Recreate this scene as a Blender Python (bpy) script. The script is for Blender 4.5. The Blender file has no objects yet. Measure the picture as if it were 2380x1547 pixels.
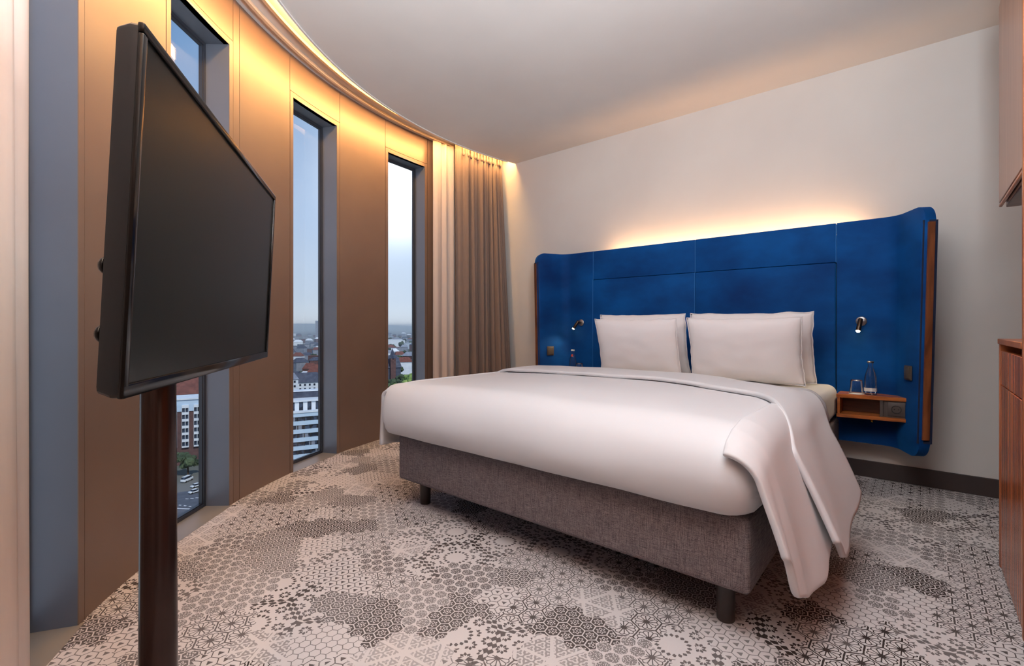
import bpy, bmesh, math, random
from mathutils import Vector, Matrix
random.seed(7)
PI = math.pi
S = bpy.context.scene
COL = S.collection

# ------------------------------------------------------------------ camera
YAW = math.radians(40.5)
cam = bpy.data.cameras.new('camera'); cam.sensor_width = 36; cam.lens = 36*1111/2380
cam.shift_y = -16.5/2380; cam.clip_start = .02; cam.clip_end = 30000
co = bpy.data.objects.new('camera', cam); COL.objects.link(co)
co.location = (0, 0, 1.0); co.rotation_euler = (PI/2, 0, YAW)
S.camera = co
# ------------------------------------------------------------------ colour management, exposure
S.view_settings.view_transform = 'Standard'; S.view_settings.look = 'None'
S.view_settings.gamma = 1; S.view_settings.use_curve_mapping = False
S.view_settings.exposure = 0.0
cy_ = S.cycles
cy_.use_denoising = True
cy_.max_bounces = 10; cy_.diffuse_bounces = 5; cy_.glossy_bounces = 4; cy_.transmission_bounces = 8
cy_.transparent_max_bounces = 12; cy_.volume_bounces = 1
cy_.sample_clamp_indirect = 6
cy_.caustics_reflective = False; cy_.caustics_refractive = False
# ------------------------------------------------------------------ world sky
W = bpy.data.worlds.new('sky'); S.world = W; W.use_nodes = True
nt = W.node_tree; nt.nodes.clear()
def wn(t, **k):
    n = nt.nodes.new(t)
    for a, b in k.items(): setattr(n, a, b)
    return n
tc = wn('ShaderNodeTexCoord'); sep = wn('ShaderNodeSeparateXYZ'); nt.links.new(tc.outputs['Generated'], sep.inputs[0])
rmp = wn('ShaderNodeValToRGB'); nt.links.new(sep.outputs['Z'], rmp.inputs[0])
e = rmp.color_ramp.elements
e[0].position = 0.0; e[0].color = (.68, .76, .85, 1)
e[1].position = 1.0; e[1].color = (.10, .25, .56, 1)
for p, c in ((.05, (.55, .67, .83, 1)), (.2, (.34, .52, .80, 1)), (.45, (.20, .37, .66, 1))):
    q = rmp.color_ramp.elements.new(p); q.color = c
# soft thin cloud
nz = wn('ShaderNodeTexNoise'); nz.inputs['Scale'].default_value = 3.2; nz.inputs['Detail'].default_value = 5
nt.links.new(tc.outputs['Generated'], nz.inputs['Vector'])
mr = wn('ShaderNodeMapRange'); mr.inputs[1].default_value = .45; mr.inputs[2].default_value = .8; mr.inputs[3].default_value = 0; mr.inputs[4].default_value = .35
mr.inputs[4].default_value = .22; nt.links.new(nz.outputs[0], mr.inputs[0])
mxc = wn('ShaderNodeMix', data_type='RGBA'); nt.links.new(mr.outputs[0], mxc.inputs[0]); nt.links.new(rmp.outputs[0], mxc.inputs[6]); mxc.inputs[7].default_value = (.8, .86, .95, 1)
# bright veil around the low sun
SUNV = Vector((-.827, .608, .300)).normalized()
dp = wn('ShaderNodeVectorMath', operation='DOT_PRODUCT'); nt.links.new(tc.outputs['Generated'], dp.inputs[0]); dp.inputs[1].default_value = SUNV
def wm(op, a, b):
    m = wn('ShaderNodeMath', operation=op)
    for i, v in enumerate((a, b)):
        if isinstance(v, (int, float)): m.inputs[i].default_value = v
        else: nt.links.new(v, m.inputs[i])
    return m.outputs[0]
dcl = wm('MAXIMUM', dp.outputs['Value'], 0)
halo = wm('ADD', wm('MULTIPLY', wm('POWER', dcl, 260), 2.4), wm('MULTIPLY', wm('POWER', dcl, 30), .16))
hc = wn('ShaderNodeMix', data_type='RGBA', blend_type='ADD'); hc.inputs[0].default_value = 1
hm = wn('ShaderNodeVectorMath', operation='SCALE'); hm.inputs[0].default_value = (1, .95, .88); nt.links.new(halo, hm.inputs['Scale'])
nt.links.new(mxc.outputs[2], hc.inputs[6]); nt.links.new(hm.outputs[0], hc.inputs[7])
bg = wn('ShaderNodeBackground'); nt.links.new(hc.outputs[2], bg.inputs[0]); bg.inputs[1].default_value = 1.0
wo = wn('ShaderNodeOutputWorld'); nt.links.new(bg.outputs[0], wo.inputs[0])
# ------------------------------------------------------------------ sun and added fill lights
def lamp(name, typ, loc, rot, energy, col, **k):
    l = bpy.data.lights.new(name, typ); l.energy = energy; l.color = col
    for a, b in k.items(): setattr(l, a, b)
    o = bpy.data.objects.new(name, l); COL.objects.link(o); o.location = loc; o.rotation_euler = rot
    return o
sun = lamp('sun', 'SUN', (0, 0, 50), (0, 0, 0), 2.6, (1, .96, .9), angle=math.radians(1.5))
sun.rotation_euler = Vector((.62, -.10, .62)).to_track_quat('Z', 'Y').to_euler()
lamp('ceiling_fill', 'AREA', (-.35, .95, 2.735), (0, 0, YAW), 37, (.84, .93, 1), shape='RECTANGLE', size=1.7, size_y=.9)  # unseen fill light added under the ceiling, no fixture modelled
lamp('entry_fill', 'AREA', (.45, .35, 2.3), (math.radians(62), 0, math.radians(30)), 7, (.84, .93, 1), shape='RECTANGLE', size=.5, size_y=.5)  # added out-of-view fill towards the bed, not a real fixture
lamp('upward_fill', 'AREA', (.30, .30, 1.75), (math.radians(165), 0, math.radians(30)), 315, (.82, .92, 1), shape='RECTANGLE', size=.6, size_y=.6)  # added fill aimed upwards to brighten the ceiling, no lamp there

# ================================================================== helpers
def lin(r, g=None, b=None):
    def f(c):
        c /= 255.0
        return c/12.92 if c <= .04045 else ((c+.055)/1.055)**2.4
    return (f(r), f(g), f(b), 1)
def mat(name, color=(.5, .5, .5, 1), rough=.5, metal=0, **k):
    m = bpy.data.materials.new(name); m.use_nodes = True
    b = m.node_tree.nodes['Principled BSDF']
    b.inputs['Base Color'].default_value = color; b.inputs['Roughness'].default_value = rough; b.inputs['Metallic'].default_value = metal
    for a, v in k.items(): b.inputs[a.replace('_', ' ')].default_value = v
    m['b'] = 1
    return m
def nodes(m): return m.node_tree.nodes, m.node_tree.links, m.node_tree.nodes['Principled BSDF']
def vary(m, c1, c2, scale=5, detail=4, stretch=(1, 1, 1), lo=.35, hi=.65, bump=0, bscale=None, bdist=.002, coord='Object', rough=None):
    n, l, b = nodes(m)
    t = n.new('ShaderNodeTexCoord'); mp = n.new('ShaderNodeMapping'); mp.inputs['Scale'].default_value = stretch
    l.new(t.outputs[coord], mp.inputs[0])
    z = n.new('ShaderNodeTexNoise'); z.inputs['Scale'].default_value = scale; z.inputs['Detail'].default_value = detail
    l.new(mp.outputs[0], z.inputs['Vector'])
    r = n.new('ShaderNodeValToRGB'); r.color_ramp.elements[0].position = lo; r.color_ramp.elements[1].position = hi
    r.color_ramp.elements[0].color = c1; r.color_ramp.elements[1].color = c2
    l.new(z.outputs[0], r.inputs[0]); l.new(r.outputs[0], b.inputs['Base Color'])
    if bump:
        z2 = n.new('ShaderNodeTexNoise'); z2.inputs['Scale'].default_value = bscale or scale; z2.inputs['Detail'].default_value = 3
        l.new(mp.outputs[0], z2.inputs['Vector'])
        bp = n.new('ShaderNodeBump'); bp.inputs['Strength'].default_value = bump; bp.inputs['Distance'].default_value = bdist
        l.new(z2.outputs[0], bp.inputs['Height']); l.new(bp.outputs[0], b.inputs['Normal'])
    return m

def link(name, me, m, parent=None):
    o = bpy.data.objects.new(name, me); COL.objects.link(o)
    if m: me.materials.append(m)
    if parent: o.parent = parent
    return o
def obj(name, bm, m, parent=None, smooth=False, ang=None):
    bmesh.ops.recalc_face_normals(bm, faces=bm.faces)
    me = bpy.data.meshes.new(name); bm.to_mesh(me); bm.free()
    if smooth or ang:
        me.polygons.foreach_set('use_smooth', [True]*len(me.polygons))
        if ang:
            me.set_sharp_from_angle(angle=math.radians(ang))
    return link(name, me, m, parent)
def empty(name, loc=(0, 0, 0), rz=0, parent=None):
    o = bpy.data.objects.new(name, None); COL.objects.link(o); o.location = loc; o.rotation_euler = (0, 0, rz); o.empty_display_size = .1
    if parent: o.parent = parent
    return o
def tag(o, label=None, cat=None, group=None, kind=None):
    if label: o['label'] = label
    if cat: o['category'] = cat
    if group: o['group'] = group
    if kind: o['kind'] = kind
    return o
def copy_tree(o, parent=None):
    kids = [c for c in bpy.data.objects if c.parent == o]
    c = o.copy(); COL.objects.link(c); c.parent = parent
    for ch in kids: copy_tree(ch, c)
    return c
def box(bm, x0, x1, y0, y1, z0, z1, bev=0, seg=2, M=None):
    vs = [bm.verts.new(p) for p in ((x0, y0, z0), (x1, y0, z0), (x1, y1, z0), (x0, y1, z0), (x0, y0, z1), (x1, y0, z1), (x1, y1, z1), (x0, y1, z1))]
    fs = [bm.faces.new([vs[i] for i in f]) for f in ((0, 3, 2, 1), (4, 5, 6, 7), (0, 1, 5, 4), (1, 2, 6, 5), (2, 3, 7, 6), (3, 0, 4, 7))]
    if bev:
        es = list({e for f in fs for e in f.edges})
        r = bmesh.ops.bevel(bm, geom=es, offset=bev, segments=seg, affect='EDGES', profile=.5)
        if M: bmesh.ops.transform(bm, matrix=M, verts=list({v for f in bm.faces if f.is_valid for v in f.verts if True}))
    elif M: bmesh.ops.transform(bm, matrix=M, verts=vs)
    return bm
def B(x0, x1, y0, y1, z0, z1, bev=0, seg=2): return box(bmesh.new(), x0, x1, y0, y1, z0, z1, bev, seg)
def lathe(bm, prof, n=32, c=(0, 0, 0), M=None):
    rings = []
    vsall = []
    for r, z in prof:
        if r < 1e-6: ring = [bm.verts.new((c[0], c[1], c[2]+z))]
        else: ring = [bm.verts.new((c[0]+r*math.cos(2*PI*i/n), c[1]+r*math.sin(2*PI*i/n), c[2]+z)) for i in range(n)]
        rings.append(ring); vsall += ring
    for a, b in zip(rings, rings[1:]):
        for i in range(n):
            j = (i+1) % n
            if len(a) == 1 and len(b) == 1: continue
            if len(a) == 1: bm.faces.new((a[0], b[i], b[j]))
            elif len(b) == 1: bm.faces.new((a[i], a[j], b[0]))
            else: bm.faces.new((a[i], a[j], b[j], b[i]))
    if M: bmesh.ops.transform(bm, matrix=M, verts=vsall)
    return bm
def grid(bm, P, closed_u=False):
    """P[i][j] -> faces"""
    V = [[bm.verts.new(p) for p in row] for row in P]
    n, m = len(V), len(V[0])
    for i in range(n if closed_u else n-1):
        for j in range(m-1):
            a = V[i][j]; b = V[(i+1) % n][j]; c = V[(i+1) % n][j+1]; d = V[i][j+1]
            try: bm.faces.new((a, b, c, d))
            except ValueError: pass
    return V
def prism(bm, pts, z0, z1):
    lo = [bm.verts.new((p[0], p[1], z0)) for p in pts]; hi = [bm.verts.new((p[0], p[1], z1)) for p in pts]
    n = len(pts)
    bm.faces.new(lo[::-1]); bm.faces.new(hi)
    for i in range(n):
        j = (i+1) % n; bm.faces.new((lo[i], lo[j], hi[j], hi[i]))
    return bm
def sstep(a, b, x):
    t = max(0, min(1, (x-a)/(b-a))); return t*t*(3-2*t)
def interp(tab, x):
    if x <= tab[0][0]: return tab[0][1]
    for (a, va), (b, vb) in zip(tab, tab[1:]):
        if x <= b: return va+(vb-va)*sstep(a, b, x)
    return tab[-1][1]
def interpl(tab, x):
    if x <= tab[0][0]: return tab[0][1]
    for (a, va), (b, vb) in zip(tab, tab[1:]):
        if x <= b: return va+(vb-va)*(x-a)/(b-a)
    return tab[-1][1]

# ------------------------------------------------------------------ node maths for the carpet
class X:
    T = None
    def __init__(s, v): s.v = v
    @staticmethod
    def op(o, *a):
        n = X.T.nodes.new('ShaderNodeMath'); n.operation = o
        for i, q in enumerate(a):
            q = q.v if isinstance(q, X) else q
            if isinstance(q, (int, float)): n.inputs[i].default_value = q
            else: X.T.links.new(q, n.inputs[i])
        return X(n.outputs[0])
    def __add__(s, o): return X.op('ADD', s, o)
    def __radd__(s, o): return X.op('ADD', o, s)
    def __sub__(s, o): return X.op('SUBTRACT', s, o)
    def __rsub__(s, o): return X.op('SUBTRACT', o, s)
    def __mul__(s, o): return X.op('MULTIPLY', s, o)
    def __rmul__(s, o): return X.op('MULTIPLY', o, s)
    def __lt__(s, o): return X.op('LESS_THAN', s, o)
    def __gt__(s, o): return X.op('GREATER_THAN', s, o)
    def abs(s): return X.op('ABSOLUTE', s)
    def sin(s): return X.op('SINE', s)
    def cos(s): return X.op('COSINE', s)
    def mod(s, m): return X.op('FLOORED_MODULO', s, m)
def xmax(a, b): return X.op('MAXIMUM', a, b)
def xmin(a, b): return X.op('MINIMUM', a, b)
def xsw(a, b, t): return a+(b-a)*t
def carpet_material():
    m = mat('carpet', rough=.95)
    n, l, b = nodes(m); X.T = m.node_tree
    g = n.new('ShaderNodeNewGeometry'); wob = n.new('ShaderNodeTexNoise'); wob.inputs['Scale'].default_value = 60
    l.new(g.outputs['Position'], wob.inputs['Vector'])
    sp = n.new('ShaderNodeSeparateXYZ'); l.new(g.outputs['Position'], sp.inputs[0])
    sw = n.new('ShaderNodeSeparateXYZ'); l.new(wob.outputs['Color'], sw.inputs[0])
    x = X(sp.outputs[0]) + (X(sw.outputs[0])-.5)*.0035; y = X(sp.outputs[1]) + (X(sw.outputs[1])-.5)*.0035
    q3 = math.sqrt(3)
    def hexl(s, rot=0.0):
        c, d = math.cos(rot), math.sin(rot)
        px = (x*c+y*d)*(1/s); py = (y*c-x*d)*(1/s)
        ax = px.mod(1)-.5; ay = py.mod(q3)-q3/2
        bx = (px-.5).mod(1)-.5; by = (py-q3/2).mod(q3)-q3/2
        da = ax*ax+ay*ay; db = bx*bx+by*by
        t = db < da
        dx = xsw(ax, bx, t); dy = xsw(ay, by, t)
        rho = X.op('SQRT', dx*dx+dy*dy); ang = X.op('ARCTAN2', dy, dx)
        hd = xmax(dx.abs(), dx.abs()*.5+dy.abs()*.8660254)
        return px, py, dx, dy, rho, ang, hd
    # A: twelve-point stars joined by petals
    px, py, dx, dy, rho, ang, hd = hexl(.088)
    ray = (((ang*6).sin().abs()*rho) < .11)*(rho < .40)
    pet = ((rho-.36-((ang*6).sin().abs())*.07).abs() < .022)
    core = rho < .06
    A = xmax(xmax(xmax(ray, pet), core), (hd > .470))
    # B: fine honeycomb
    _, _, _, _, rB, aB, hB = hexl(.032)
    Bp = (hB > .455)
    Bb = ((hB-.40).abs() < .03)
    # C: little wreaths plus dotted big wreaths
    _, _, _, _, rC, aC, hC = hexl(.058)
    C1 = ((rC-.25).abs() < (.075+(aC*8).cos()*.06))
    _, _, _, _, rD, aD, hD = hexl(.26, .3)
    C2 = ((hD-.47).abs() < (.020+(aD*26).cos()*.018))
    big = ((rD-.19).abs() < (.014+(aD*18).cos()*.016))
    C = xmax(xmax(C1*(rD > .26)*(hD < .43), C2), big)
    # D: dense lace, dark with light veins
    _, _, _, _, rE, aE, hE = hexl(.046, .2)
    veins = xmax(((rE-.24-(aE*6).cos()*.07).abs() < .045), hE > .455)
    D = 1-xmax(veins, rE < .07)
    # E: speckled pebbles
    _, _, _, _, rF, aF, hF = hexl(.050, .5)
    vo = n.new('ShaderNodeTexNoise'); vo.inputs['Scale'].default_value = 230; vo.inputs['Detail'].default_value = 0; l.new(g.outputs['Position'], vo.inputs['Vector'])
    E_ = (rF < .45)*(X(vo.outputs[0]) > .42)
    # F: pale brown arabesque triangles
    _, _, fx, fy, rG, aG, hG = hexl(.13, .1)
    _, _, _, _, rG2, aG2, hG2 = hexl(.038, .1)
    star = ((aG*3).sin().abs()*rG) < .13
    swirl = ((rG2*16+(aG2*3).sin()*1.6).sin() > -.1)
    F = swirl*(1-star)
    # H: little triangles between honeycombs
    _, _, hx, hy_, rH, aH, hH = hexl(.044, .0)
    tri = xmax(xmax(hx, hx*-.5+hy_*.866), hx*-.5-hy_*.866)
    H = xmax(tri < .13, (hH > .465))
    # patches snapped to a small hexagon lattice so their borders step
    px, py, dx, dy, *_ = hexl(.050, .5)
    c, d = math.cos(.5), math.sin(.5)
    cxp = (px-dx)*.05; cyp = (py-dy)*.05
    cb = n.new('ShaderNodeCombineXYZ'); l.new((cxp*c-cyp*d).v, cb.inputs[0]); l.new((cxp*d+cyp*c).v, cb.inputs[1])
    def pick(scale, off):
        vm = n.new('ShaderNodeVectorMath'); vm.operation = 'ADD'; l.new(cb.outputs[0], vm.inputs[0]); vm.inputs[1].default_value = off
        v = n.new('ShaderNodeTexVoronoi'); v.voronoi_dimensions = '2D'; v.inputs['Scale'].default_value = scale
        l.new(vm.outputs[0], v.inputs['Vector'])
        s2 = n.new('ShaderNodeSeparateXYZ'); l.new(v.outputs['Color'], s2.inputs[0])
        return X(s2.outputs[0]), X(s2.outputs[1])
    r1, r2 = pick(5.6, (3.1, 7.7, 0))
    def sel(a, b_): return (r1 > a)*(r1 < b_)
    ink = A*sel(0, .21) + Bp*sel(.21, .25)*.85 + C*sel(.25, .45) + D*sel(.45, .63) + E_*sel(.63, .79)*.85 + F*sel(.79, .92)*.55 + H*sel(.92, 1.01)*.9 
    # unify: small plain patches
    ink = ink*(.78+r2*.30)
    nz = n.new('ShaderNodeTexNoise'); nz.inputs['Scale'].default_value = 350; l.new(g.outputs['Position'], nz.inputs['Vector'])
    ink = X.op('MINIMUM', ink*(.80+X(nz.outputs[0])*.3), 1)
    n2 = n.new('ShaderNodeTexNoise'); n2.inputs['Scale'].default_value = 2.2; l.new(g.outputs['Position'], n2.inputs['Vector'])
    base = n.new('ShaderNodeMix'); base.data_type = 'RGBA'; l.new(n2.outputs[0], base.inputs[0])
    base.inputs[6].default_value = lin(198, 190, 188); base.inputs[7].default_value = lin(188, 181, 179)
    mx = n.new('ShaderNodeMix'); mx.data_type = 'RGBA'; l.new(ink.v, mx.inputs[0]); l.new(base.outputs[2], mx.inputs[6]); mx.inputs[7].default_value = lin(48, 38, 35)
    l.new(mx.outputs[2], b.inputs['Base Color'])
    wv = n.new('ShaderNodeTexWave'); wv.inputs['Scale'].default_value = 90; wv.inputs['Distortion'].default_value = 1.5; wv.inputs['Detail'].default_value = 1
    l.new(g.outputs['Position'], wv.inputs['Vector'])
    bp = n.new('ShaderNodeBump'); bp.inputs['Strength'].default_value = .25; bp.inputs['Distance'].default_value = .002
    l.new((X(wv.outputs['Fac'])*.5+X(nz.outputs[0])*.6-ink*.5).v, bp.inputs['Height']); l.new(bp.outputs[0], b.inputs['Normal'])
    b.inputs['Specular IOR Level'].default_value = .15
    return m

# ------------------------------------------------------------------ materials
M = {}
M['carpet'] = carpet_material()
M['plaster'] = vary(mat('wall_plaster', rough=.85), lin(203, 197, 192), lin(209, 204, 199), 1.2, bump=.15, bscale=140, bdist=.0006)
M['ceiling'] = vary(mat('ceiling_plaster', rough=.85), lin(208, 201, 196), lin(214, 208, 203), 1.2, bump=.12, bscale=140, bdist=.0006)
M['bronze'] = vary(mat('bronze_panel', rough=.36, metal=.35), lin(120, 98, 86), lin(126, 104, 90), 2.0, bump=.05, bscale=300, bdist=.0003)
M['reveal'] = vary(mat('reveal_panel', rough=.35, metal=.35), lin(100, 104, 114), lin(106, 110, 120), 2.0, bump=.05, bscale=300, bdist=.0003)  # blue cast of the sky light is mixed into this colour
M['sill'] = vary(mat('sill_metal', rough=.4, metal=.3), lin(140, 130, 118), lin(148, 138, 126), 2.0)
M['joint'] = mat('dark_joint', lin(30, 24, 20), .8)
M['alu'] = vary(mat('dark_frame', rough=.4), lin(40, 42, 50), lin(48, 50, 58), 4)
M['track'] = mat('curtain_track', lin(200, 180, 160), .4)
M['core'] = mat('wall_core', lin(60, 50, 45), .9)
def glass_pane():
    m = bpy.data.materials.new('window_glass'); m.use_nodes = True
    n, l = m.node_tree.nodes, m.node_tree.links; n.clear()
    t = n.new('ShaderNodeBsdfTransparent'); t.inputs[0].default_value = (.97, .98, .985, 1)
    g = n.new('ShaderNodeBsdfGlossy'); g.inputs['Roughness'].default_value = .01
    f = n.new('ShaderNodeFresnel'); f.inputs[0].default_value = 1.35
    nz = n.new('ShaderNodeTexNoise'); nz.inputs['Scale'].default_value = 3
    mm = n.new('ShaderNodeMath'); mm.operation = 'MULTIPLY'; l.new(f.outputs[0], mm.inputs[0]); mm.inputs[1].default_value = .12
    mx = n.new('ShaderNodeMixShader'); l.new(mm.outputs[0], mx.inputs[0]); l.new(t.outputs[0], mx.inputs[1]); l.new(g.outputs[0], mx.inputs[2])
    o = n.new('ShaderNodeOutputMaterial'); l.new(mx.outputs[0], o.inputs[0]); return m
M['pane'] = glass_pane()
def emis(name, col, s, cam_col=None):
    m = bpy.data.materials.new(name); m.use_nodes = True
    n, l = m.node_tree.nodes, m.node_tree.links; n.clear()
    e_ = n.new('ShaderNodeEmission'); e_.inputs[0].default_value = col; e_.inputs[1].default_value = s
    o = n.new('ShaderNodeOutputMaterial'); l.new(e_.outputs[0], o.inputs[0]); return m
M['led'] = emis('led_strip_light', (1, .54, .18, 1), 80)
M['led_head'] = emis('headboard_led_light', (1, .54, .24, 1), 62)
M['bulb'] = emis('spot_bulb', (1, .74, .38, 1), 60)

def cloth_mat(name, col, trans=.3, transp=0.0, wav=None, c2=None):
    m = bpy.data.materials.new(name); m.use_nodes = True
    n, l = m.node_tree.nodes, m.node_tree.links; n.clear()
    tcn = n.new('ShaderNodeTexCoord'); mp = n.new('ShaderNodeMapping'); mp.inputs['Scale'].default_value = (60, 60, 3); l.new(tcn.outputs['Object'], mp.inputs[0])
    z = n.new('ShaderNodeTexNoise'); z.inputs['Scale'].default_value = 4; z.inputs['Detail'].default_value = 4; l.new(mp.outputs[0], z.inputs['Vector'])
    r = n.new('ShaderNodeMix'); r.data_type = 'RGBA'; l.new(z.outputs[0], r.inputs[0]); r.inputs[6].default_value = col; r.inputs[7].default_value = c2 or col
    d = n.new('ShaderNodeBsdfDiffuse'); t = n.new('ShaderNodeBsdfTranslucent'); l.new(r.outputs[2], d.inputs[0]); l.new(r.outputs[2], t.inputs[0])
    mx = n.new('ShaderNodeMixShader'); mx.inputs[0].default_value = trans; l.new(d.outputs[0], mx.inputs[1]); l.new(t.outputs[0], mx.inputs[2])
    out = mx.outputs[0]
    if transp:
        tr = n.new('ShaderNodeBsdfTransparent'); m2 = n.new('ShaderNodeMixShader'); m2.inputs[0].default_value = transp
        l.new(out, m2.inputs[1]); l.new(tr.outputs[0], m2.inputs[2]); out = m2.outputs[0]
    o = n.new('ShaderNodeOutputMaterial'); l.new(out, o.inputs[0]); return m
M['sheer'] = cloth_mat('sheer_curtain', lin(232, 218, 208), .35, .04, c2=lin(226, 212, 204))
M['drape'] = cloth_mat('taupe_drape', lin(138, 120, 110), .06, 0, c2=lin(118, 102, 94))
M['lining'] = cloth_mat('drape_lining', lin(222, 204, 188), .25, 0, c2=lin(212, 194, 180))
def velvet(name, c1, c2):
    m = mat(name, rough=.75); vary(m, c1, c2, 2.2, 6, (1, 1, 1.6), .3, .72, bump=.25, bscale=260, bdist=.0008)
    n, l, b = nodes(m)
    b.inputs['Sheen Weight'].default_value = .35; b.inputs['Sheen Roughness'].default_value = .35; b.inputs['Sheen Tint'].default_value = (.03, .35, .9, 1)
    b.inputs['Specular IOR Level'].default_value = .15
    return m
M['velvet'] = velvet('blue_velvet', lin(0, 40, 94), lin(2, 78, 146))
M['piping'] = mat('light_blue_piping', lin(20, 96, 160), .7)
M['navy'] = vary(mat('navy_edge_fabric', rough=.85), lin(8, 20, 48), lin(14, 30, 62), 8)
def wood(name, c1, c2, c3, sc=(1, 22, 1.2), rough=.32, scale=3, dist=1.2):
    m = mat(name, rough=rough); n, l, b = nodes(m)
    t = n.new('ShaderNodeTexCoord'); mp = n.new('ShaderNodeMapping'); mp.inputs['Scale'].default_value = sc; l.new(t.outputs['Object'], mp.inputs[0])
    z = n.new('ShaderNodeTexNoise'); z.inputs['Scale'].default_value = scale; z.inputs['Detail'].default_value = 6; z.inputs['Distortion'].default_value = dist; l.new(mp.outputs[0], z.inputs['Vector'])
    r = n.new('ShaderNodeValToRGB'); el = r.color_ramp.elements; el[0].position = .34; el[0].color = c1; el[1].position = .66; el[1].color = c3
    q = el.new(.5); q.color = c2
    l.new(z.outputs[0], r.inputs[0]); l.new(r.outputs[0], b.inputs['Base Color'])
    bp = n.new('ShaderNodeBump'); bp.inputs['Strength'].default_value = .08; bp.inputs['Distance'].default_value = .001; l.new(z.outputs[0], bp.inputs['Height']); l.new(bp.outputs[0], b.inputs['Normal'])
    return m
M['walnut'] = wood('walnut_strip', lin(84, 44, 24), lin(112, 62, 36), lin(134, 78, 46), (6, 6, 1))
M['shelfwood'] = wood('orange_walnut', lin(128, 66, 28), lin(160, 88, 40), lin(184, 108, 54), (1.2, 10, 10), rough=.28)
M['shelfdark'] = wood('shelf_inner_wood', lin(70, 38, 24), lin(92, 52, 34), lin(106, 64, 44), (1.2, 10, 10))
M['zebra'] = wood('striped_rosewood', lin(70, 30, 18), lin(168, 88, 50), lin(206, 122, 74), (1, 18, .25), rough=.25, scale=3.2, dist=.5)
M['plainwood'] = wood('pale_walnut_veneer', lin(138, 98, 78), lin(148, 108, 88), lin(158, 118, 96), (1, 10, .5), rough=.3)
M['edgewood'] = wood('orange_edge_band', lin(150, 84, 48), lin(164, 96, 58), lin(178, 108, 68), (4, 4, 1))
M['grey_plastic'] = mat('anthracite_plastic', lin(74, 64, 60), .45)
M['grey_dark'] = mat('dark_anthracite', lin(30, 26, 26), .5)  # darker anthracite for brackets, light channel and socket well
M['switch'] = mat('bronze_switch', lin(78, 66, 56), .4)
M['brass'] = mat('brass', lin(220, 170, 80), .25, 1)
M['lampmetal'] = mat('lamp_bronze', lin(70, 55, 45), .3, .8)
M['lampdisc'] = mat('lamp_plate_silver', lin(150, 146, 146), .3, .9)
def glass(name, tint=(1, 1, 1, 1)):
    m = mat(name, tint, .0); b = m.node_tree.nodes['Principled BSDF']; b.inputs['Transmission Weight'].default_value = 1; b.inputs['IOR'].default_value = 1.45
    return m
M['glass'] = glass_pane(); M['glass'].name = 'clear_glass'; M['glass'].node_tree.nodes['Math'].inputs[1].default_value = .8; M['glass'].node_tree.nodes['Transparent BSDF'].inputs[0].default_value = (.93, .94, .96, 1)
M['white_label'] = mat('white_label', lin(225, 225, 220), .5)
M['red'] = mat('red_label', lin(200, 60, 40), .5)
M['linen'] = mat('white_linen', lin(226, 222, 222), .55)
n_, l_, b_ = nodes(M['linen'])
b_.inputs['Sheen Weight'].default_value = .15; b_.inputs['Specular IOR Level'].default_value = .35
def linen(name, c, folds=.5, sc=(1, 1, 1), nscale=2.6, bd=.02):
    m = mat(name, c, .5); n, l, b = nodes(m)
    t = n.new('ShaderNodeTexCoord'); mp = n.new('ShaderNodeMapping'); mp.inputs['Scale'].default_value = sc; l.new(t.outputs['Object'], mp.inputs[0])
    z = n.new('ShaderNodeTexNoise'); z.inputs['Scale'].default_value = nscale; z.inputs['Detail'].default_value = 2; z.inputs['Distortion'].default_value = .5; l.new(mp.outputs[0], z.inputs['Vector'])
    z2 = n.new('ShaderNodeTexNoise'); z2.inputs['Scale'].default_value = 700; l.new(t.outputs['Object'], z2.inputs['Vector'])
    bp = n.new('ShaderNodeBump'); bp.inputs['Strength'].default_value = folds; bp.inputs['Distance'].default_value = bd; l.new(z.outputs[0], bp.inputs['Height'])
    bp2 = n.new('ShaderNodeBump'); bp2.inputs['Strength'].default_value = .08; bp2.inputs['Distance'].default_value = .0005; l.new(z2.outputs[0], bp2.inputs['Height']); l.new(bp.outputs[0], bp2.inputs['Normal'])
    l.new(bp2.outputs[0], b.inputs['Normal']); b.inputs['Specular IOR Level'].default_value = .35; b.inputs['Sheen Weight'].default_value = .1
    return m
M['duvet'] = linen('duvet_cotton', lin(209, 208, 210), .22)
M['pillow'] = linen('pillow_cotton', lin(232, 227, 227), .4, nscale=6, bd=.008)
M['sheet'] = linen('fitted_sheet', lin(228, 222, 210), .2, nscale=4, bd=.008)
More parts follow.
